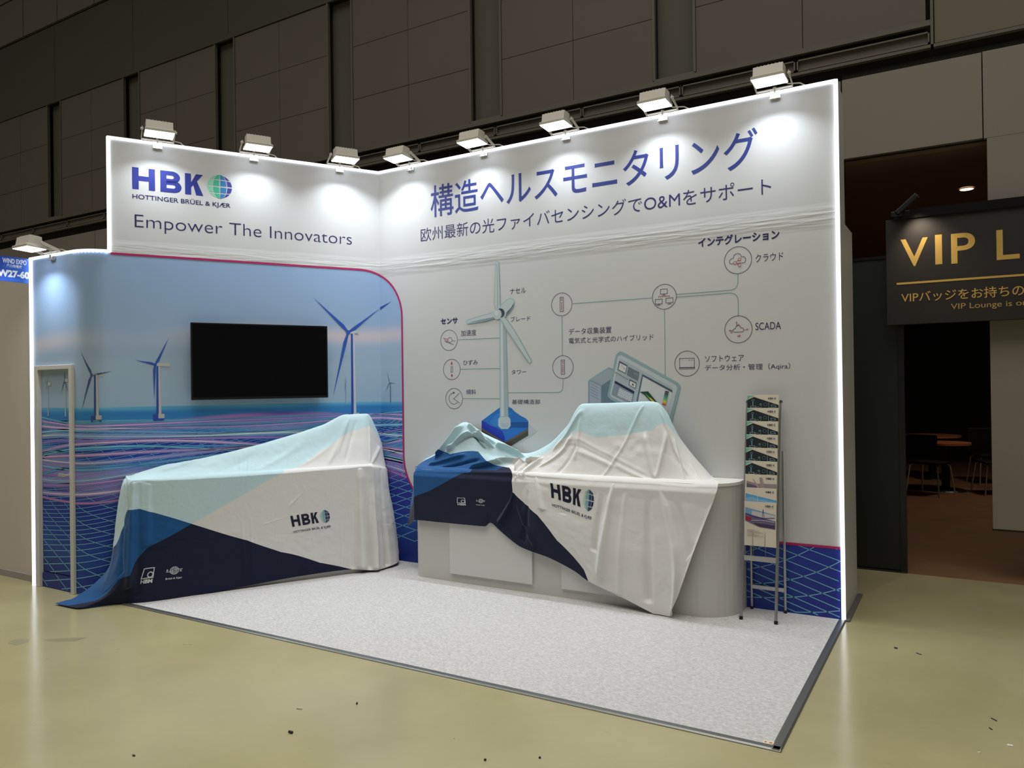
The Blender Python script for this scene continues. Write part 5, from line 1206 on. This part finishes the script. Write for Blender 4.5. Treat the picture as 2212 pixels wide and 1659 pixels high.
names = ['topmost dark brochure at the very top of the rack', 'second dark brochure from the top of the rack', 'third dark brochure from the top of the rack', 'fourth dark brochure from the top of the rack', 'fifth dark brochure from the top of the rack', 'lowest dark brochure with the teal corner in the rack',
         'brochure with a brown concrete tower cover below the dark ones', 'brochure with a pale blue sky cover in the rack', 'lowest fully visible brochure with a cable bridge and red railing']
for k, zt in enumerate(ztopb): brochure(k, zt, 0 if k < 6 else k-5, names[k])

# ================================================================== LITTER ON THE FLOOR
def litter(name, px, py, ln, wd, th, rot, col, label, cat='debris', kind='box'):
    p = onF(px, py); bm = B()
    if kind == 'box': box(bm, (0, 0, th/2), (ln, wd, th), Matrix.Rotation(rot, 3, 'Z'), min(th, wd)*.2)
    elif kind == 'tube': cyl(bm, (-ln/2*math.cos(rot), -ln/2*math.sin(rot), th/2), (ln/2*math.cos(rot), ln/2*math.sin(rot), th/2), th/2, seg=10)
    else:
        pts = [(-ln/2+ln*k/8, wd*math.sin(k*1.1), .002) for k in range(9)]; M_ = Matrix.Rotation(rot, 3, 'Z'); tube(bm, [tuple(M_ @ Vector(q)) for q in pts], th/2, 6)
    o = obj(name, bm, mat('litter_%d_%d_%d' % col, col, .6)); o.location = (p[0], p[1], 0); tag(o, label, cat, 'scraps on the hall floor')
litter('foam_plug', 628, 1584, .022, .012, .012, .0, (34, 28, 34), 'black cut plug on the floor at the lower left', kind='tube')
litter('foam_plug', 771, 1521, .012, .008, .009, 2.2, (52, 48, 46), 'short dark plug on the floor near the pale patch', kind='tube')
litter('plastic_clip', 647, 1532, .030, .006, .006, .35, (190, 186, 170), 'small pale plastic clip left of the short dark plug')
litter('black_scrap', 1166, 1638, .009, .009, .007, .3, (26, 22, 24), 'tiny black scrap on the floor under the dark scuff line')
litter('black_scrap', 1048, 1643, .009, .009, .008, .2, (26, 20, 22), 'tiny square black scrap at the bottom centre of the floor')
litter('black_scrap', 289, 1633, .016, .008, .005, -.2, (44, 36, 34), 'small black scrap at the bottom left of the floor')
litter('black_scrap', 1935, 1401, .018, .010, .008, -.3, (60, 54, 64), 'dark pebble like scrap right of the carpet edge')
litter('cable_tie_end', 1985, 1413, .032, .005, .004, -.55, (40, 28, 48), 'short dark stick on the floor right of the pebble like scrap')
litter('cable_tie_end', 2147, 1555, .032, .005, .004, -.85, (44, 34, 46), 'dark stick near the right edge of the floor')
litter('cable_tie_end', 2140, 1575, .020, .005, .004, -1.0, (40, 30, 40), 'shorter dark stick just below the other at the right edge')
litter('white_chip', 2182, 1611, .022, .014, .004, .2, (226, 222, 210), 'larger white chip near the lower right corner')
litter('white_chip', 2115, 1626, .012, .008, .003, .6, (216, 210, 190), 'smaller white chip in the lower right of the floor')
litter('string_scrap', 404, 1392, .06, .004, .003, .35, (206, 198, 170), 'thin pale curled string on the floor left of the carpet', kind='wire')
litter('white_chip', 256, 1402, .018, .003, .003, .9, (214, 206, 176), 'thin white sliver on the floor at the left')
litter('green_chip', 981, 1595, .008, .006, .002, .2, (150, 190, 90), 'tiny green chip on the floor at the bottom centre')
# grey scuff left of the stand's corner
def smear(pts, col, al=.5):
    me = bpy.data.meshes.new('floor_scuff'); me.from_pydata([tuple(onF(x, y)+np.array([0, 0, .0006])) for x, y in pts], [], [tuple(range(len(pts)))])
    return objm('floor_scuff', me, mat('scuff_grey', col, .35), bpy.data.objects['floor'])
smear([(16, 1389), (30, 1382), (60, 1381), (62, 1386), (35, 1394)], (142, 136, 106)); smear([(92, 1382), (140, 1378), (188, 1377), (160, 1385), (120, 1386)], (142, 136, 106))
